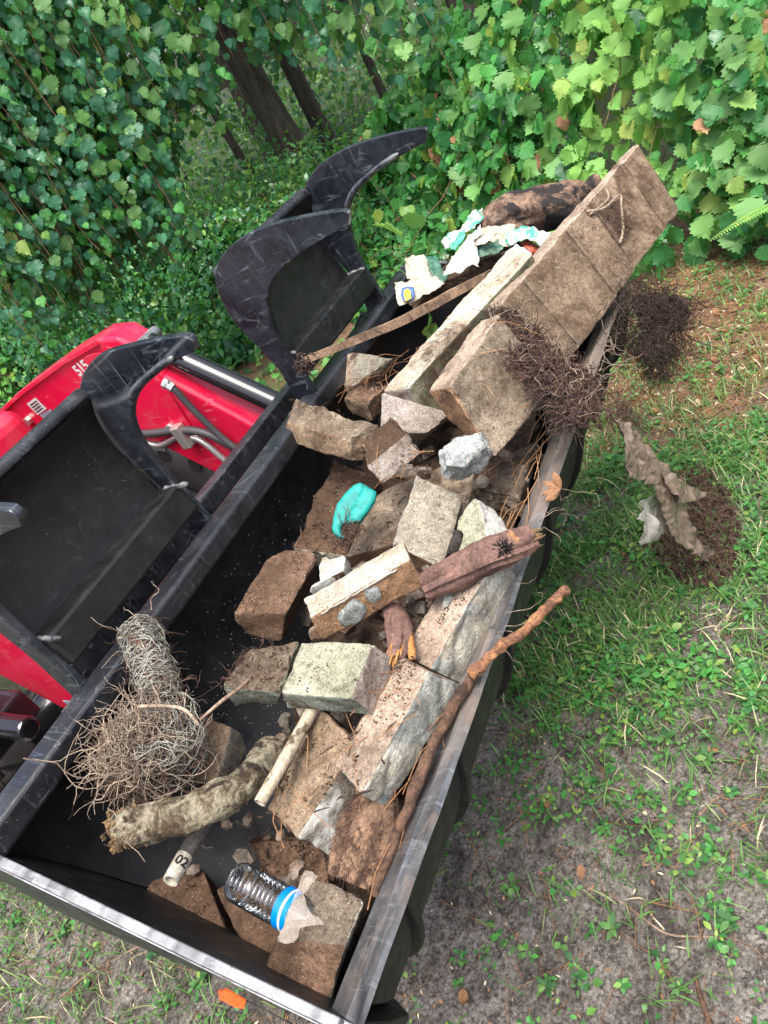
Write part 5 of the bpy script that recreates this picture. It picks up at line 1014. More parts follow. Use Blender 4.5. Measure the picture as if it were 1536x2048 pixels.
for q in range(4):
    o = link('leaf_blade', dlm, DLp); o.rotation_euler = (2.2 + .4 * q, .3 * q, 2 + .7 * q); o.scale = (.026, .036, .032)
g = G()
for q in range(10): strand(g, (random.uniform(.5, 1.0), -.61, .79), V((.2, -1, .1)) + rdir() * .5, random.uniform(.05, .13), .0009, 9, .35, .08)
for q in range(12): strand(g, (random.uniform(1.25, 1.6), -.63, .80), V((.2, -1, .1)) + rdir() * .8, random.uniform(.06, .16), .0011, 10, .4, .1)
tag(g.make('stray_roots', ROOTP), 'thin pale roots sticking out over the outer edge of the lip', 'roots', None, 'stuff')
g = G(); Q = [V(p) for p in D['blocks']['scored']]
def onS(u, v, h=.01): return (Q[0] * (1 - u) + Q[1] * u) * (1 - v) + (Q[3] * (1 - u) + Q[2] * u) * v + (Q[0] - Q[4]).normalized() * h
g.tube(resample([onS(.05, .42), onS(.18, .34, .02), onS(.22, .24, .02), onS(.35, .27, .015), onS(.55, .33), onS(.62, .38)], 30), .0035, 6, nz=.3, nf=60)
g.tube(resample([onS(.1, .42), onS(.14, .30, .02), onS(.02, .28, .02)], 16), .003, 6, nz=.3, nf=60)
tag(g.make('bent_root', ROOTP), 'bent pale root lying on the face of the longest block', 'root')
g = G()
for q in range(240): strand(g, onS(random.gauss(.42, .14), random.gauss(.33, .035), .004), rdir(), random.uniform(.02, .06), .0008, 6, .5)
for q in range(150): strand(g, onS(random.uniform(.0, 1.), random.gauss(.42, .10), .002), rdir(), random.uniform(.01, .04), .0006, 5, .5)
tag(g.make('fine_roots', ROOT), 'fine brown roots stuck in the grooves of the longest block', 'roots', None, 'stuff')
g = G()
for q in range(6): strand(g, onS(random.uniform(.1, .2), random.uniform(.62, .72), .006), V((-.1, -.5, -1)) + rdir() * .6, random.uniform(.06, .12), .0011, 9, .35)
tag(g.make('pale_rootlets', ROOTP), 'pale forked rootlets on the middle of the longest block', 'roots')
# ---------------------------------------------------------------- leaves
def grape_leaf(seed, fold=None):
    r_ = random.Random(seed); half = [(.10, -.02)]; K = 15
    for i in range(1, K + 1):
        a = math.radians(-68 + 158 * i / K); rr = .47 + .05 * math.cos(2 * a + .5) + .15 * math.exp(-((math.pi / 2 - a) / .30) ** 2)
        rr *= 1 + (.13 if i % 2 else -.07) * r_.uniform(.7, 1.25) if i < K else 1.06
        half.append((max(0, rr * math.cos(a)), .44 + rr * math.sin(a)))
    o = half[:-1] + [(0, half[-1][1])] + [(-x * r_.uniform(.93, 1.05), y) for x, y in half[:-1]][::-1]
    vs = [(0, .0, 0), (0, .35, .0), (0, .7, .0)]; f1 = fold if fold else r_.uniform(.15, .4); f2 = r_.uniform(-.4, -.1); s1 = r_.uniform(.03, .07)
    for x, y in o: vs.append((x, y, f1 * abs(x) + f2 * (y - .3) ** 2 * .7 + s1 * math.sin(abs(x) * 14 + seed) * math.cos(y * 8 + seed)))
    vs[2] = (0, .7, f2 * .11)
    fs = []; idx = lambda i: 3 + i
    def mid(y): return 0 if y < .12 else (1 if y < .58 else 2)
    for i in range(len(o) - 1):
        ma, mb = mid(o[i][1]), mid(o[i + 1][1]); fs.append((ma, idx(i), idx(i + 1)))
        if ma != mb: fs.append((ma, idx(i + 1), mb))
    return np.array(vs), fs
def oval_leaf(seed, wd=.30, n=4, curl=.25):
    r_ = random.Random(seed); vs = []; fs = []
    for i in range(n + 1):
        t_ = i / n; w_ = wd * math.sin(math.pi * (.06 + .94 * t_)) ** .9 * (1.1 - .4 * t_); z = -curl * (t_ - .2) ** 2
        vs += [(-w_, t_, z + .18 * w_), (0, t_, z), (w_, t_, z + .18 * w_)]
    for i in range(n):
        for j in (0, 1): a = i * 3 + j; fs.append((a, a + 1, a + 4, a + 3))
    return np.array(vs), fs
GRAPES = [grape_leaf(s) for s in range(4)]; FOLDED = [grape_leaf(s + 10, f) for s, f in enumerate((.5, .75, 1.0, .35))]
OVALS = [oval_leaf(s, .27 + .03 * s, 4, .15 + .12 * s) for s in range(3)]
CLUMPS = [oval_leaf(5, .30, 2, .3), oval_leaf(6, .42, 2, .2)]
def lmesh(name, vf, mat):
    me = bpy.data.meshes.new(name); me.from_pydata(vf[0].tolist(), [], vf[1]); me.materials.append(mat); me.polygons.foreach_set('use_smooth', [True] * len(vf[1])); return me
def frames(tip, nrm):
    y = tip / np.linalg.norm(tip, axis=1, keepdims=True); z = nrm - y * (nrm * y).sum(1, keepdims=True); z /= np.linalg.norm(z, axis=1, keepdims=True) + 1e-9
    x = np.cross(y, z); return np.stack([x, y, z], 2)   # columns
def foliage(root, pos, tip, nrm, size, shapes, mats, indiv=300, name='leaf', rest='foliage', seen=True):
    """leaf parts: those that show largest become objects of their own, the others one joined part"""
    pos = np.array(pos); size = np.array(size); n = len(pos); Fm = frames(np.array(tip), np.array(nrm)) * size[:, None, None]
    sh = rng.integers(0, len(shapes), n); mt = rng.integers(0, len(mats), n); um = list(dict.fromkeys(mats)); mt = np.array([um.index(m_) for m_ in mats])[mt]; mats = um
    L = np.array(root_loc(root))
    q = (pos - np.array(CAMLOC)) @ np.array(Mx); z = -q[:, 2]; ok = (z > .3) & (np.abs(q[:, 0] / z) < .5) & (np.abs(q[:, 1] / z) < .67)
    sc = np.where(ok, size / np.maximum(z, .3), 0); order = np.argsort(-sc)[:indiv] if indiv else np.array([], int); order = [i for i in order if sc[i] > 0]
    ms = {}
    for i in order:
        k = (sh[i], mt[i])
        if k not in ms: ms[k] = lmesh(name, shapes[sh[i]], mats[mt[i]])
        o = bpy.data.objects.new(name, ms[k]); C.objects.link(o); o.parent = root
        M = Matrix(Fm[i].tolist()).to_4x4(); M.translation = V((pos[i] - L).tolist()); o.matrix_local = M
    keep = np.ones(n, bool); keep[order] = False
    vs = []; lv = []; ls = []; mi = []; uvs = []; base = 0
    for s_ in range(len(shapes)):
        for m_ in range(len(mats)):
            ids = np.nonzero(keep & (sh == s_) & (mt == m_))[0]
            if not len(ids): continue
            sv, sf = shapes[s_]; P = np.einsum('nij,kj->nki', Fm[ids], sv) + pos[ids][:, None, :] - L
            vs.append(P.reshape(-1, 3)); k = len(sv)
            fl = np.concatenate([np.array(f) for f in sf]); cnt = np.array([len(f) for f in sf])
            uvs.append(np.tile(sv[np.concatenate([np.array(f) for f in sf])][:, :2], (len(ids), 1)))
            lv.append((base + np.arange(len(ids))[:, None] * k + fl[None, :]).ravel()); ls.append(np.tile(cnt, len(ids))); mi.append(np.full(len(ids) * len(sf), m_)); base += len(ids) * k
    if base:
        vs = np.concatenate(vs); lv = np.concatenate(lv); ls = np.concatenate(ls); mi = np.concatenate(mi)
        me = bpy.data.meshes.new(rest); me.vertices.add(len(vs)); me.vertices.foreach_set('co', vs.ravel()); me.loops.add(len(lv)); me.loops.foreach_set('vertex_index', lv.astype(np.int32))
        me.polygons.add(len(ls)); st = np.concatenate([[0], np.cumsum(ls)[:-1]]); me.polygons.foreach_set('loop_start', st.astype(np.int32))
        for m_ in mats: me.materials.append(m_)
        me.polygons.foreach_set('material_index', mi.astype(np.int32)); me.polygons.foreach_set('use_smooth', np.ones(len(ls), bool)); me.update(calc_edges=True); uv = me.uv_layers.new(name='UVMap'); uv.data.foreach_set('uv', np.concatenate(uvs).ravel().astype(np.float32)); me.validate()
        o = link(rest, me, root); o['kind'] = 'stuff'
        return o
def nrmv(a): a = np.array(a, float); return a / (np.linalg.norm(a, axis=-1, keepdims=True) + 1e-9)
def rn(n, s=1.): return rng.normal(0, s, (n, 3))
def crv(pts, s): # polyline of foot points, s in 0..1 (array)
    P = resample(pts, 200); i = np.clip((s * 199).astype(int), 0, 198); f_ = (s * 199 - i)[:, None]; p = P[i] * (1 - f_) + P[i + 1] * f_; d = nrmv(P[i + 1] - P[i]); return p, d
def bank(n, foot, H, depth, zmin=0., rough=.16, dens=None, layers=.16):
    """points on a leafy bank that rises from a foot line; returns points and outward directions"""
    s = rng.random(n); t_ = rng.random(n) ** .9; p, d = crv(foot, s); h = np.interp(s, np.linspace(0, 1, len(H)), H)
    bk = np.stack([-d[:, 1], d[:, 0]], 1) * -1
    q = np.array([noise.noise(V((a * 7, b * 2.2, 3))) for a, b in zip(s, t_)]); q2 = np.array([noise.noise(V((a * 22, b * 6, 9))) for a, b in zip(s, t_)])
    off = t_ ** 1.15 * depth + rng.normal(0, layers, n).clip(-.2, .35) * .6 - q * rough - q2 * rough * .5
    P = np.stack([p[:, 0] + bk[:, 0] * off, p[:, 1] + bk[:, 1] * off, zmin + t_ * h + rng.normal(0, .03, n)], 1)
    out = np.stack([-bk[:, 0], -bk[:, 1], np.full(n, .55)], 1); return P, nrmv(out), s, t_, q
GLF = 'vines and bushes along the wood edge'
# right-hand wall of grape vine
foot = [(2.6, -2.9, 0), (3.35, -1.3, 0), (3.52, -.45, 0), (3.75, .5, 0), (4.05, 1.3, 0), (4.25, 2.0, 0)]
def vine_stems(root, pts, k, up, mat, r=.004, ln=.8):
    g = G()
    for _ in range(k):
        p = V(pts[random.randrange(len(pts))].tolist()); strand(g, p, V(up) + rdir() * .5, random.uniform(.4, 1) * ln, r * random.uniform(.5, 1.1), 12, .16, 0, 5, 0, .7)
    g.make('stems', mat, root, kind='stuff')
GV = thing('grape_vine', 'dense wall of large toothed grape leaves covering the right bank', 'vine', (3.9, -.2, 0), GLF)
P, O, s, t_, q = bank(6400, foot, [2.3, 2.2, 2.0, 1.7, 1.15, .95], 1.0, .02, .34)
k = len(P); tip = nrmv(np.array([0, 0, -1.]) + .45 * O + rn(k, .33)); nr = nrmv(O * .8 + np.array([0, 0, .35]) + rn(k, .48))
siz = .098 * rng.uniform(.38, 1.25, k)
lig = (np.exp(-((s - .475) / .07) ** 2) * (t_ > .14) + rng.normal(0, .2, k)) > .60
foliage(GV, P[~lig], tip[~lig], nr[~lig], siz[~lig], GRAPES + FOLDED[:1], [LF_GRAPE] * 56 + [LF_SHRUB] * 18 + [DEADLEAF], 300)
vine_stems(GV, P, 90, (0, 0, -1), STEM, .0035, .8)
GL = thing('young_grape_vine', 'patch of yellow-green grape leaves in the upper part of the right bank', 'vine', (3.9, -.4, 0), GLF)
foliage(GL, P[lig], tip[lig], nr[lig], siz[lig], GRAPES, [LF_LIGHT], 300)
# glossy low bushes behind the grapple
CB = thing('glossy_bush', 'low bush of small glossy leaves between the grapple jaws and the grape leaves', 'bush', (4.3, 1.9, 0), GLF)
P, O, s, t_, q = bank(5200, [(3.6, .55, 0), (3.9, 1.2, 0), (4.1, 1.9, 0), (4.1, 2.7, 0), (3.95, 3.3, 0)], [.85, .80, .72, .75, .8], .9, .02, .16)
k = len(P); tip = nrmv(.7 * O + rn(k, .6) + np.array([0, 0, -.1])); nr = nrmv(O * .5 + np.array([0, 0, .8]) + rn(k, .35))
foliage(CB, P, tip, nr, .060 * rng.uniform(.55, 1.2, k), OVALS + [GRAPES[0]], [LF_SHRUB], 300)
vine_stems(CB, P, 50, (0, 0, 1), STEM, .003, .4)
# left thicket
LT = thing('tangled_thicket', 'thicket of small leaves and bare stems on the left, behind the red loader arm', 'bush', (3.9, 4.2, 0), GLF)
P, O, s, t_, q = bank(15000, [(4.0, 2.9, 0), (3.85, 3.6, 0), (3.5, 4.5, 0), (2.9, 5.5, 0), (2.0, 6.5, 0), (.9, 7.2, 0)], [.8, 1.0, 1.75, 2.2, 2.4, 2.4], 1.0, .0, .34)
k = len(P); tip = nrmv(np.array([0, 0, -.75]) + .4 * O + rn(k, .5)); nr = nrmv(O * .7 + np.array([0, 0, .6]) + rn(k, .42))
lig = (np.array([noise.noise(V(p.tolist()) * 1.6) for p in P]) + rng.normal(0, .12, k)) > .26
foliage(LT, P[~lig], tip[~lig], nr[~lig], .060 * rng.uniform(.5, 1.3, (~lig).sum()), OVALS + FOLDED[:3], [LF_SHRUB] * 14 + [LF_DARK] * 7, 300)
vine_stems(LT, P, 130, (.2, -.2, -.5), STEM, .004, 1.1)
LL = thing('pale_bush', 'lighter yellow-green leaves growing among the thicket on the left', 'bush', (3.5, 4.4, 0), GLF)
foliage(LL, P[lig], tip[lig], nr[lig], .062 * rng.uniform(.5, 1.3, lig.sum()), OVALS + GRAPES[:2], [LF_LIGHT, LF_SHRUB], 300)
# hanging curtain
def curtain(root, strands, mats, lsz, shapes, indiv=300):
    P, T_, N_, Z_ = [], [], [], []; g = G()
    for (x, y, z0, z1) in strands:
        k = max(3, int((z0 - z1) / .030)); ph = random.random() * 9; pts = []
        for i in range(k):
            u = i / (k - 1); z = z0 + (z1 - z0) * u; px = x + .10 * noise.noise(V((ph, z * 1.5, 0))); py = y + .10 * noise.noise(V((ph, z * 1.5, 7)))
            pts.append((px, py, z)); a = random.random() * 6.28; dd = np.array([math.cos(a), math.sin(a), 0])
            P.append(np.array([px, py, z]) + dd * random.uniform(0, .10)); T_.append(np.array([0, 0, -1.]) + dd * .3 + rng.normal(0, .18, 3))
            N_.append(dd * .6 + np.array([-.55, -.55, .35]) + rng.normal(0, .25, 3)); Z_.append(lsz * random.uniform(.35, 1.25) * (1 if u < .9 else .75))
        g.tube(pts[::3] + [pts[-1]], .0025, 4, caps=False)
    g.make('stems', STEM, root, kind='stuff')
    foliage(root, P, nrmv(T_), nrmv(N_), Z_, shapes, mats, indiv)
HV = thing('hanging_vine', 'dark heart-shaped leaves hanging in a curtain from above at the upper left', 'vine', (3.3, 3.2, 0), GLF)
st = []
for q in range(240):
    u = random.random(); az = math.radians(41.5 + 15 * u); d = random.uniform(4.6, 5.7); el = np.interp(u, [0, .12, .3, .5, .75, 1], [-1, -4.5, -5.2, -5.0, -5.5, -6]) + random.gauss(0, 1.5) + 2.5 * abs(noise.noise(V((u * 14, 0, 0))))
    st.append((CAMLOC.x + d * math.cos(az), CAMLOC.y + d * math.sin(az), 3.0, CAMLOC.z + d * math.tan(math.radians(el))))
curtain(HV, st, [LF_DARK] * 12 + [LF_GRAPE] * 6, .066, FOLDED + GRAPES[:1])
HV2 = thing('hanging_vine', 'strands of grape leaves hanging at the top centre in front of the tree trunks', 'vine', (4.2, 1.9, 0), GLF)
st = []
for q in range(46):
    u = random.random(); az = math.radians(23 + 19 * u); d = random.uniform(4.7, 5.4); el = np.interp(u, [0, .25, .45, .6, .75, 1], [-6.5, -4.2, -.2, 1.2, -1.2, -.5]) + random.gauss(0, .7)
    st.append((CAMLOC.x + d * math.cos(az), CAMLOC.y + d * math.sin(az), 2.6, CAMLOC.z + d * math.tan(math.radians(el))))
curtain(HV2, st, [LF_GRAPE, LF_DARK], .080, FOLDED)
# creeping vine over the ground behind the loader
GC = thing('creeping_vine', 'creeping vine leaves on the litter behind the red loader arm', 'vine', (3.0, 2.4, 0), GLF)
k = 900; X = rng.uniform(2.0, 4.2, k); Y = rng.uniform(.7, 4.6, k); m_ = np.array([noise.noise(V((a * 1.7, b * 1.7, 4))) for a, b in zip(X, Y)]) > -.12
X, Y = X[m_], Y[m_]; k = len(X); P = np.stack([X, Y, rng.uniform(.02, .16, k)], 1)
foliage(GC, P, nrmv(rn(k) * np.array([1, 1, .25]) + np.array([-.3, -.3, -.1])), nrmv(np.array([-.25, -.25, 1.]) + rn(k, .3)), .075 * rng.uniform(.5, 1.2, k), GRAPES[:2] + OVALS, [LF_GRAPE, LF_SHRUB], 260)
vine_stems(GC, P, 60, (.3, .3, 0), STEM, .0025, .7)
# fern frond at the right edge
FE = thing('fern', 'single light green fern frond sticking out of the grape leaves at the right edge', 'fern', (3.25, -.78, 0), None)
a = V((3.42, -.98, .20)); b = V((3.12, -.56, .245)); dr = (b - a); sd = V((-dr.y, dr.x, 0)).normalized(); up = V((-.3, -.2, 1)).normalized(); lw = lmesh('leaflet', oval_leaf(3, .17, 3, .1), LF_LIGHT)
g = G(); g.tube([a + dr * u + V((0, 0, .03 * math.sin(3.14 * u))) for u in np.linspace(0, 1, 12)], .0022, 5); g.make('midrib', GSTEM, FE)
for i in range(44):
    u = i / 43; 
    for s_ in (-1, 1):
        y_ = (sd * s_ + dr.normalized() * .25 + V((0, 0, -.1))).normalized(); z_ = (up - y_ * up.dot(y_)).normalized(); x_ = y_.cross(z_); sc = .055 * (1 - .75 * u ** 2) * (1 - .3 * (u < .05))
        o = bpy.data.objects.new('leaflet', lw); C.objects.link(o); o.parent = FE; M = (Matrix((x_, y_, z_)).transposed() * sc).to_4x4() if False else Matrix([[x_[r] * sc, y_[r] * sc, z_[r] * sc, 0] for r in range(3)] + [[0, 0, 0, 1]])
        M.translation = a + dr * u + V((0, 0, .03 * math.sin(3.14 * u))) - FE.location; o.matrix_local = M
# sprig of vine lying on the far corner of the bucket
SPG = thing('vine_sprig', 'sprig with a bright green grape leaf rising behind the torn bag', 'vine', D['polys']['bag0'][3], None)
b0 = V(D['polys']['bag0'][3]); lg = lmesh('leaf', GRAPES[1], LF_LIGHT); lg2 = lmesh('leaf', GRAPES[2], LF_GRAPE)
for dx, dz, sc, me, ro in ((.02, .085, .085, lg, (1.0, .2, .5)), (.10, .075, .06, lg2, (1.2, -.3, 1.6)), (.05, .0, .06, lg2, (2.4, .1, .2)), (-.14, -.10, .05, lg, (2.2, .4, .5)), (-.16, -.14, .055, lg2, (2.3, -.3, 1.0)), (-.12, -.125, .04, lg, (1.2, .2, 2.))):
    o = link('leaf', me, SPG, V((dx, .04 if dx > 0 else .0, dz))); o.scale = (sc,) * 3; o.rotation_euler = ro
g = G()
for q in range(9): strand(g, b0 + V((random.uniform(-.05, .1), .03, random.uniform(-.02, .03))), V((.2, .1, .5)) + rdir(), random.uniform(.06, .14), .0012, 9, .3)
g.make('tendrils', GSTEM, SPG, kind='stuff')
# ---------------------------------------------------------------- trees and the far wood
def tree(label, x, y, h, r, lean, crown_z, crown_r, cnt, seed):
    random.seed(seed); T_ = thing('tree', label, 'tree', (x, y, 0), 'trees in the shaded wood'); g = G()
    pts = [V((x + lean[0] * u * h + .08 * noise.noise(V((seed, u * 3, 0))), y + lean[1] * u * h + .08 * noise.noise(V((seed, u * 3, 5))), h * u - .1)) for u in np.linspace(0, 1, 22)]
    g.tube(pts, [r * (1.35 - .3 * min(1, i / 3) - .6 * i / 21) for i in range(22)], 14, nz=.14, nf=5)
    tr = g.make('trunk', TRUNK, T_); g = G(); ends = []
    for q in range(9):
        i = random.randrange(8, 21); a = random.random() * 6.28; p = pts[i]; d = V((math.cos(a), math.sin(a), .45)); ln = crown_r * random.uniform(.5, .95); L_ = [p]
        for u in range(6): d = (d + rdir() * .25).normalized(); p = p + d * ln / 6; L_.append(p); ends.append(p)
        g.tube(L_, [r * .35 * (1 - .13 * j) for j in range(7)], 6)
    g.make('limb', TRUNK, T_, kind='stuff')
    P = []
    for e in ends: P += [np.array(e) + rng.normal(0, .38, 3) for _ in range(cnt // len(ends))]
    P = np.array(P); P = P[P[:, 2] > crown_z]; k = len(P)
    foliage(T_, P, nrmv(rn(k) + np.array([0, 0, -.6])), nrmv(rn(k, .6) + np.array([0, 0, 1.])), .16 * rng.uniform(.6, 1.3, k), CLUMPS, [LF_FAR, LF_DARK], 0, rest='crown')
tree('thickest leaning tree trunk in the shaded wood', 9.0, 5.1, 7.5, .20, (.012, .03), 2.3, 2.6, 10400, 3)
tree('tree just right of the thickest trunk', 10.2, 5.35, 8, .12, (.0, .02), 2.5, 2.6, 8400, 5)
tree('slender tree left of the thickest trunk', 8.9, 5.85, 6.5, .06, (.02, .03), 2.3, 2.3, 7200, 8)
tree('thin tree farther right in the wood, nearest the grape leaves', 9.6, 3.9, 7, .055, (.01, .01), 2.4, 2.3, 6400, 12)
tree('tree with a dark trunk hidden behind the hanging leaf curtain', 6.9, 6.0, 7, .12, (.0, .04), 3.4, 2.6, 9600, 15)
tree('tree deep in the wood behind the slender one', 12.5, 8.0, 8, .14, (.01, .02), 2.4, 2.8, 8400, 18)
tree('leafy tree over the left thicket', 4.6, 6.6, 6.5, .10, (-.02, -.01), 2.5, 2.4, 10400, 21)
tree('leafy tree standing behind the grape-covered bank', 6.6, 1.4, 7, .11, (.0, .0), 2.5, 2.4, 10400, 24)
random.seed(99)
FW = tag(link('far_wood', None), 'green mass of leaves of the far wood behind the trunks', 'wood', None, 'stuff')
bpy.data.objects.remove(FW)
n = 60000; az = np.radians(rng.uniform(4, 66, n)); d = np.where((np.degrees(az) > 26) & (np.degrees(az) < 42), 12.8, 8.2) + 12 * rng.random(n) ** 1.2; z = rng.uniform(0, 1, n) ** .85 * (1.6 + .20 * (d - 5))
P = np.stack([CAMLOC.x + d * np.cos(az), CAMLOC.y + d * np.sin(az), z], 1)
q = np.array([noise.noise(V((p[0] * .55, p[1] * .55, p[2] * .8))) for p in P]) + .5 * np.array([noise.noise(V((p[0] * 1.7, p[1] * 1.7, p[2] * 2.2))) for p in P])
keep = q + np.clip((1.1 - z) * .5, -.5, .3) > -.02; P = P[keep]; k = len(P)
tmp = link('far_wood_root', None); o = foliage(tmp, P, nrmv(rn(k) + np.array([0, 0, -.5])), nrmv(rn(k, .7) + np.array([-.4, -.3, .7])), .12 * rng.uniform(.5, 1.2, k), CLUMPS, [LF_FAR, LF_FAR, LF_DARK], 0, rest='far_wood')
o.parent = None; bpy.data.objects.remove(tmp); tag(o, 'green mass of leaves of the far wood behind the trunks', 'wood', None, 'stuff')
n = 16000; az = np.radians(rng.uniform(25, 43, n)); dd_ = rng.uniform(6.6, 11.5, n); z = rng.random(n) ** 1.3 * (.40 + .10 * (dd_ - 6))
P = np.stack([CAMLOC.x + dd_ * np.cos(az), CAMLOC.y + dd_ * np.sin(az), z], 1); keep = np.array([noise.noise(V((p[0] * 1.0, p[1] * 1.0, p[2] * 1.3 + 7))) for p in P]) > .02; P = P[keep]; k = len(P); tmp = link('x', None)
o = foliage(tmp, P, nrmv(rn(k) + np.array([0, 0, -.2])), nrmv(rn(k, .6) + np.array([-.2, -.2, 1.])), .075 * rng.uniform(.5, 1.2, k), CLUMPS + OVALS[:1], [LF_FAR, LF_SHRUB], 0, rest='saplings'); o.parent = None; bpy.data.objects.remove(tmp)
tag(o, 'green saplings growing among the tree trunks of the wood', 'saplings', None, 'stuff')
# low growth on the dark wood floor
n = 16000; az = np.radians(rng.uniform(16, 60, n)); d = rng.uniform(5.4, 14, n)
P = np.stack([CAMLOC.x + d * np.cos(az), CAMLOC.y + d * np.sin(az), rng.random(n) ** 2 * .6], 1)
keep = np.array([noise.noise(V((p[0] * 1.1, p[1] * 1.1, 1))) for p in P]) > -.3; P = P[keep]; k = len(P); tmp = link('x', None)
o = foliage(tmp, P, nrmv(rn(k) + np.array([0, 0, .2])), nrmv(rn(k, .5) + np.array([0, 0, 1.])), .065 * rng.uniform(.5, 1.2, k), CLUMPS + OVALS[:1], [LF_SHRUB, LF_DARK], 0, rest='undergrowth'); o.parent = None; bpy.data.objects.remove(tmp)
tag(o, 'dark low undergrowth on the floor of the wood', 'undergrowth', None, 'stuff')

# ---------------------------------------------------------------- grass, weeds, litter on the ground
def grassy(x, y): return 1 / (1 + math.exp(-(x - .88 + .42 * noise.noise(V((x * 2.1, y * 2.1, 0)))) * 8)) * (1 - .85 / (1 + math.exp(-(x - 2.15 + .3 * noise.noise(V((x * 3, y * 3, 5)))) * 6)))
vs, fs, fm = [], [], []
def blade(x, y, h, wd, a, lean, m):
    b = len(vs); z = gz(x, y); dx, dy = math.cos(a), math.sin(a); px, py = -dy * wd / 2, dx * wd / 2
    for u, ww in ((0, .8), (.4, 1), (.75, .7)): o_ = lean * u ** 1.6 * h; vs.extend([(x + dx * o_ + px * ww, y + dy * o_ + py * ww, z + h * u * (1 - .35 * lean * u)), (x + dx * o_ - px * ww, y + dy * o_ - py * ww, z + h * u * (1 - .35 * lean * u))])
    o_ = lean * h; vs.append((x + dx * o_, y + dy * o_, z + h * (1 - .35 * lean)))
    fs.extend([(b, b + 1, b + 3, b + 2), (b + 2, b + 3, b + 5, b + 4), (b + 4, b + 5, b + 6)]); fm.extend([m] * 3)
def inrect(): return random.uniform(-.75, 3.7), random.uniform(-1.35, 2.6)
cnt = 0
while cnt < 40000:
    x, y = inrect(); gr = grassy(x, y)
    if y > .1: gr = .22
    if random.random() > gr * (.12 + 1.1 * max(0, noise.noise(V((x * 5, y * 5, 2))) + .35)): continue
    cnt += 1; blade(x, y, random.uniform(.02, .075), random.uniform(.0018, .0045), random.random() * 6.28, random.uniform(.3, 1.25), 0 if random.random() < .94 else 1)
for q in range(40):     # looser tufts on the bare soil
    x, y = random.uniform(-.3, 1.5), random.uniform(-1.1, -.2)
    if q % 3 == 0: x, y = random.uniform(-.6, .4), random.uniform(.1, 1.6)
    for _ in range(random.randrange(5, 18)): blade(x + random.gauss(0, .022), y + random.gauss(0, .022), random.uniform(.03, .085), random.uniform(.0018, .004), random.random() * 6.28, random.uniform(.4, 1.3), 0 if q % 7 else 1)
tag(mesh('grass', vs, fs, [GRASS, STRAW], fm=fm, loc=(1, 0, 0)), 'short green grass and dry blades growing over the soil', 'grass', None, 'stuff')
# small broad-leaved ground cover
P, T_, N_, Z_ = [], [], [], []
cnt = 0
while cnt < 7000:
    x, y = inrect(); gr = .20 + .9 * grassy(x, y)
    if y > .1: gr = .30
    if random.random() > gr * max(0, noise.noise(V((x * 3.3, y * 3.3, 8))) + .42): continue
    cnt += 1; k = random.randrange(4, 9); a0 = random.random() * 6; sz = random.uniform(.007, .020) * (1.25 if gr > .8 else 1); hh = random.uniform(.008, .045); z = gz(x, y)
    for i in range(k):
        a = a0 + i * 2.4; P.append((x + math.cos(a) * .006 + random.gauss(0, .004), y + math.sin(a) * .006 + random.gauss(0, .004), z + hh * (i + 1) / k)); T_.append((math.cos(a), math.sin(a), random.uniform(-.1, .5))); N_.append((random.gauss(0, .25), random.gauss(0, .25), 1)); Z_.append(sz * random.uniform(.7, 1.3))
tmp = link('x', None); o = foliage(tmp, P, nrmv(T_), nrmv(N_), Z_, [oval_leaf(1, .30, 3, .3), oval_leaf(2, .42, 3, .2)], [LF_WEED, LF_WEED, LF_GRAPE], 0, rest='ground_cover'); o.parent = None; bpy.data.objects.remove(tmp)
tag(o, 'small broad-leaved weeds spread over the soil and grass', 'weeds', None, 'stuff')
# larger seedlings, each a thing of its own
protos = []
def seedling(kind):
    r_ = thing('seedling', 'x', 'seedling', (0, 0, 0), 'seedlings on the bare soil'); g = G(); h = .05 if kind == 0 else .035
    g.tube([(0, 0, -.01), (.004, 0, h * .5), (.002, .003, h)], .0011, 5); g.make('stem', GSTEM, r_)
    me = lmesh('leaf', oval_leaf(3, .25, 4, .4) if kind < 2 else oval_leaf(1, .40, 4, .2), [LF_WEED, LF_WEED, LF_SHRUB][kind])
    for i in range(7 if kind == 0 else 6):
        a = i * 2.4; o = link('leaf', me, r_, V((.003 * math.cos(a), .003 * math.sin(a), h * (.45 + .55 * i / 6)))); o.rotation_euler = (random.uniform(-.1, .5), random.uniform(-.2, .2), a - 1.57); o.scale = (random.uniform(.026, .044),) * 3
    return r_
random.seed(4)
protos = [seedling(k) for k in range(3)]
spots = [(.36, -.72), (.50, -.80), (.20, -.52), (.62, -.66), (.44, -.58), (.78, -.78), (.66, -.52), (.90, -.62), (.28, -.86), (.56, -.93), (.80, -.92), (1.0, -.80), (1.1, -.62), (.74, -.62), (.34, -.62), (.95, -.50), (1.25, -.74), (.16, -.64), (.30, -.47), (.86, -.72), (1.4, -.90), (1.6, -.80), (.10, .42), (.0, .8), (.16, .24), (-.05, .55), (.12, .62), (2.2, -.75), (2.5, -.60), (1.8, -.62)]
lb = ['fresh green seedling with upright pointed leaves on the bare soil', 'mid green seedling with narrow leaves on the bare soil', 'small round-leaved seedling on the bare soil']
for i, (x, y) in enumerate(spots):
    k = i % 3; src = protos[k]
    if i < 3: r_ = src
    else:
        r_ = src.copy(); C.objects.link(r_)
        for ch in src.children: c = ch.copy(); C.objects.link(c); c.parent = r_
    r_.location = (x, y, gz(x, y)); r_.rotation_euler = (0, 0, i * 1.7); r_.scale = (random.uniform(.4, .8),) * 3; r_['label'] = lb[k]; r_['group'] = 'seedlings on the bare soil' if k == 0 else ('narrow-leaved seedlings on the bare soil' if k == 1 else 'round-leaved seedlings on the bare soil')
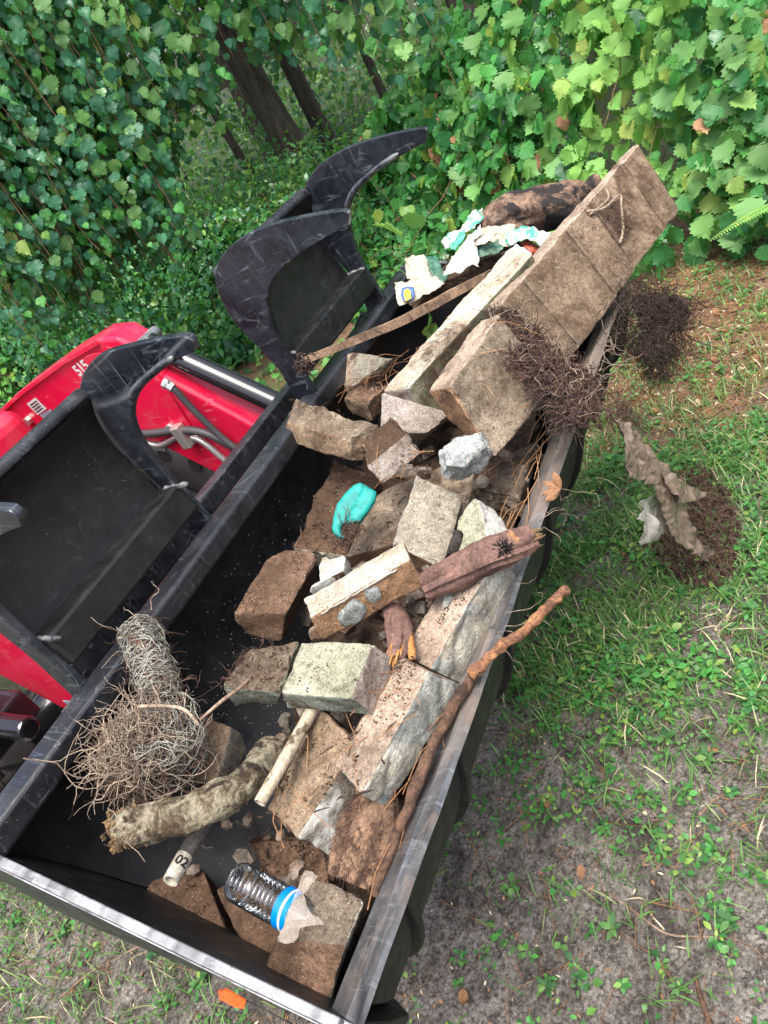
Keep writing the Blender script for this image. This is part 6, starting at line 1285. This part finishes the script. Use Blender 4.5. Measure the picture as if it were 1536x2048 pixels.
# dead leaves lying about, each its own object
i = 0
while i < 110:
    x, y = random.uniform(-.5, 3.4), random.uniform(-1.1, -.25)
    if i % 5 == 0: x, y = random.uniform(-.5, .5), random.uniform(.1, 1.6)
    i += 1; o = link('dead_leaf', dlm, None, V((x, y, gz(x, y) + .006))); s_ = random.uniform(.015, .045) * (1 + .3 * (x > 2)); o.scale = (s_ * random.uniform(.7, 1.2), s_, s_ * .6); o.rotation_euler = (random.gauss(0, .2), random.gauss(0, .25), random.random() * 6.28)
    tag(o, 'curled brown dead leaf lying flat on the ground', 'dead leaf', 'dead leaves on the ground')
g = G()
for q in range(6000):
    x, y = inrect()
    if q > 2400: x, y = random.uniform(1.9, 3.8), random.uniform(-1.2, .1)
    z = gz(x, y) + random.uniform(.001, .012); a = random.random() * 6.28; ln = random.uniform(.05, .15); d = V((math.cos(a), math.sin(a), random.gauss(0, .05))) * ln / 2; p = V((x, y, z))
    g.tube([p - d, p + V((random.gauss(0, .006), random.gauss(0, .006), random.uniform(0, .008))), p + d], .0007 + .0003 * random.random(), 3, caps=False)
tag(g.make('pine_needles', NEEDLE), 'brown pine needles strewn over the ground', 'pine needles', None, 'stuff')
# litter chips: broken leaves and crumbs of bark
P, T_, N_, Z_ = [], [], [], []
for q in range(15000):
    x, y = inrect()
    if q > 10500: x, y = random.uniform(2.0, 3.8), random.uniform(-1.3, .3)
    P.append((x, y, gz(x, y) + .004)); a = random.random() * 6.28; T_.append((math.cos(a), math.sin(a), random.gauss(0, .15))); N_.append((random.gauss(0, .3), random.gauss(0, .3), 1)); Z_.append(random.uniform(.006, .028) * (1.3 if q > 10500 else .55))
tmp = link('x', None); o = foliage(tmp, P, nrmv(T_), nrmv(N_), Z_, [oval_leaf(1, .34, 2, .4), oval_leaf(4, .2, 2, .3)], [DEADLEAF, TWIG, BARKST, STRAW], 0, rest='leaf_litter'); o.parent = None; bpy.data.objects.remove(tmp)
tag(o, 'litter of broken brown leaves and bark crumbs on the ground', 'leaf litter', None, 'stuff')
g = G()
for q in range(7000):
    x, y = inrect(); 
    if x > 2.4: continue
    s_ = random.choice((.0015, .002, .003, .004, .006, .009)) * random.uniform(.7, 1.2); z = gz(x, y); g.tube([(x, y, z - s_ * .3), (x + s_ * random.uniform(-.4, .4), y + s_ * random.uniform(-.4, .4), z + s_ * .7)], [s_ * 1.1, s_ * .6], 5, nz=.5, nf=120, seed=q)
tag(g.make('soil_clods', [SOILC], None, False), 'small clods and crumbs of grey soil on the ground', 'soil clods', None, 'stuff')
g = G()
for q in range(2600):
    x, y = inrect(); ln = random.uniform(.01, .05); a = random.random() * 6.28; z = gz(x, y) + .002; dx, dy = math.cos(a) * ln, math.sin(a) * ln
    g.tube([(x, y, z), (x + dx * .5 + random.gauss(0, .002), y + dy * .5 + random.gauss(0, .002), z + random.uniform(0, .005)), (x + dx, y + dy, z)], random.choice((.0007, .001, .0016)), 4, random.randrange(3), caps=False)
tag(g.make('twig_debris', [BARKST, TWIG, ROOTD]), 'broken dark twigs and bark bits strewn over the soil', 'twig debris', None, 'stuff')
# twigs and surface roots
for i, (pts, r, lab) in enumerate([
    ([(.31, -.79), (.35, -.765), (.39, -.745)], .006, 'thick brown root breaking the soil surface at the bottom right'),
    ([(.16, -.70), (.24, -.78), (.30, -.88), (.34, -1.0)], .009, 'reddish root crossing the soil near the bottom right corner'),
    ([(.52, -.55), (.46, -.68), (.47, -.82), (.40, -.95)], .0025, 'long pale twig lying across the bare soil'),
    ([(.62, -.50), (.72, -.58), (.66, -.70)], .0022, 'short thin forked twig on the soil near the lip'),
    ([(2.05, -.72), (1.8, -.86), (1.5, -.90), (1.3, -1.0)], .003, 'thin dark twig arching through the grass on the right'),
    ([(-.05, .9), (.05, .8), (.18, .62), (.2, .5)], .003, 'thin brown twig on the sandy soil beside the near wheel')]):
    Q = resample([(x, y, gz(x, y) + r * .4) for x, y in pts], 30); g = G(); g.tube([V(p) + V((.006 * noise.noise(V(p) * 14), .006 * noise.noise(V(p) * 14 + V((5, 5, 5))), 0)) for p in Q], [r * (1.1 - .5 * j / 29) for j in range(30)], 8, nz=.25, nf=40)
    tag(g.make('ground_twig', BARKST if i < 2 else TWIG), lab, 'twig')
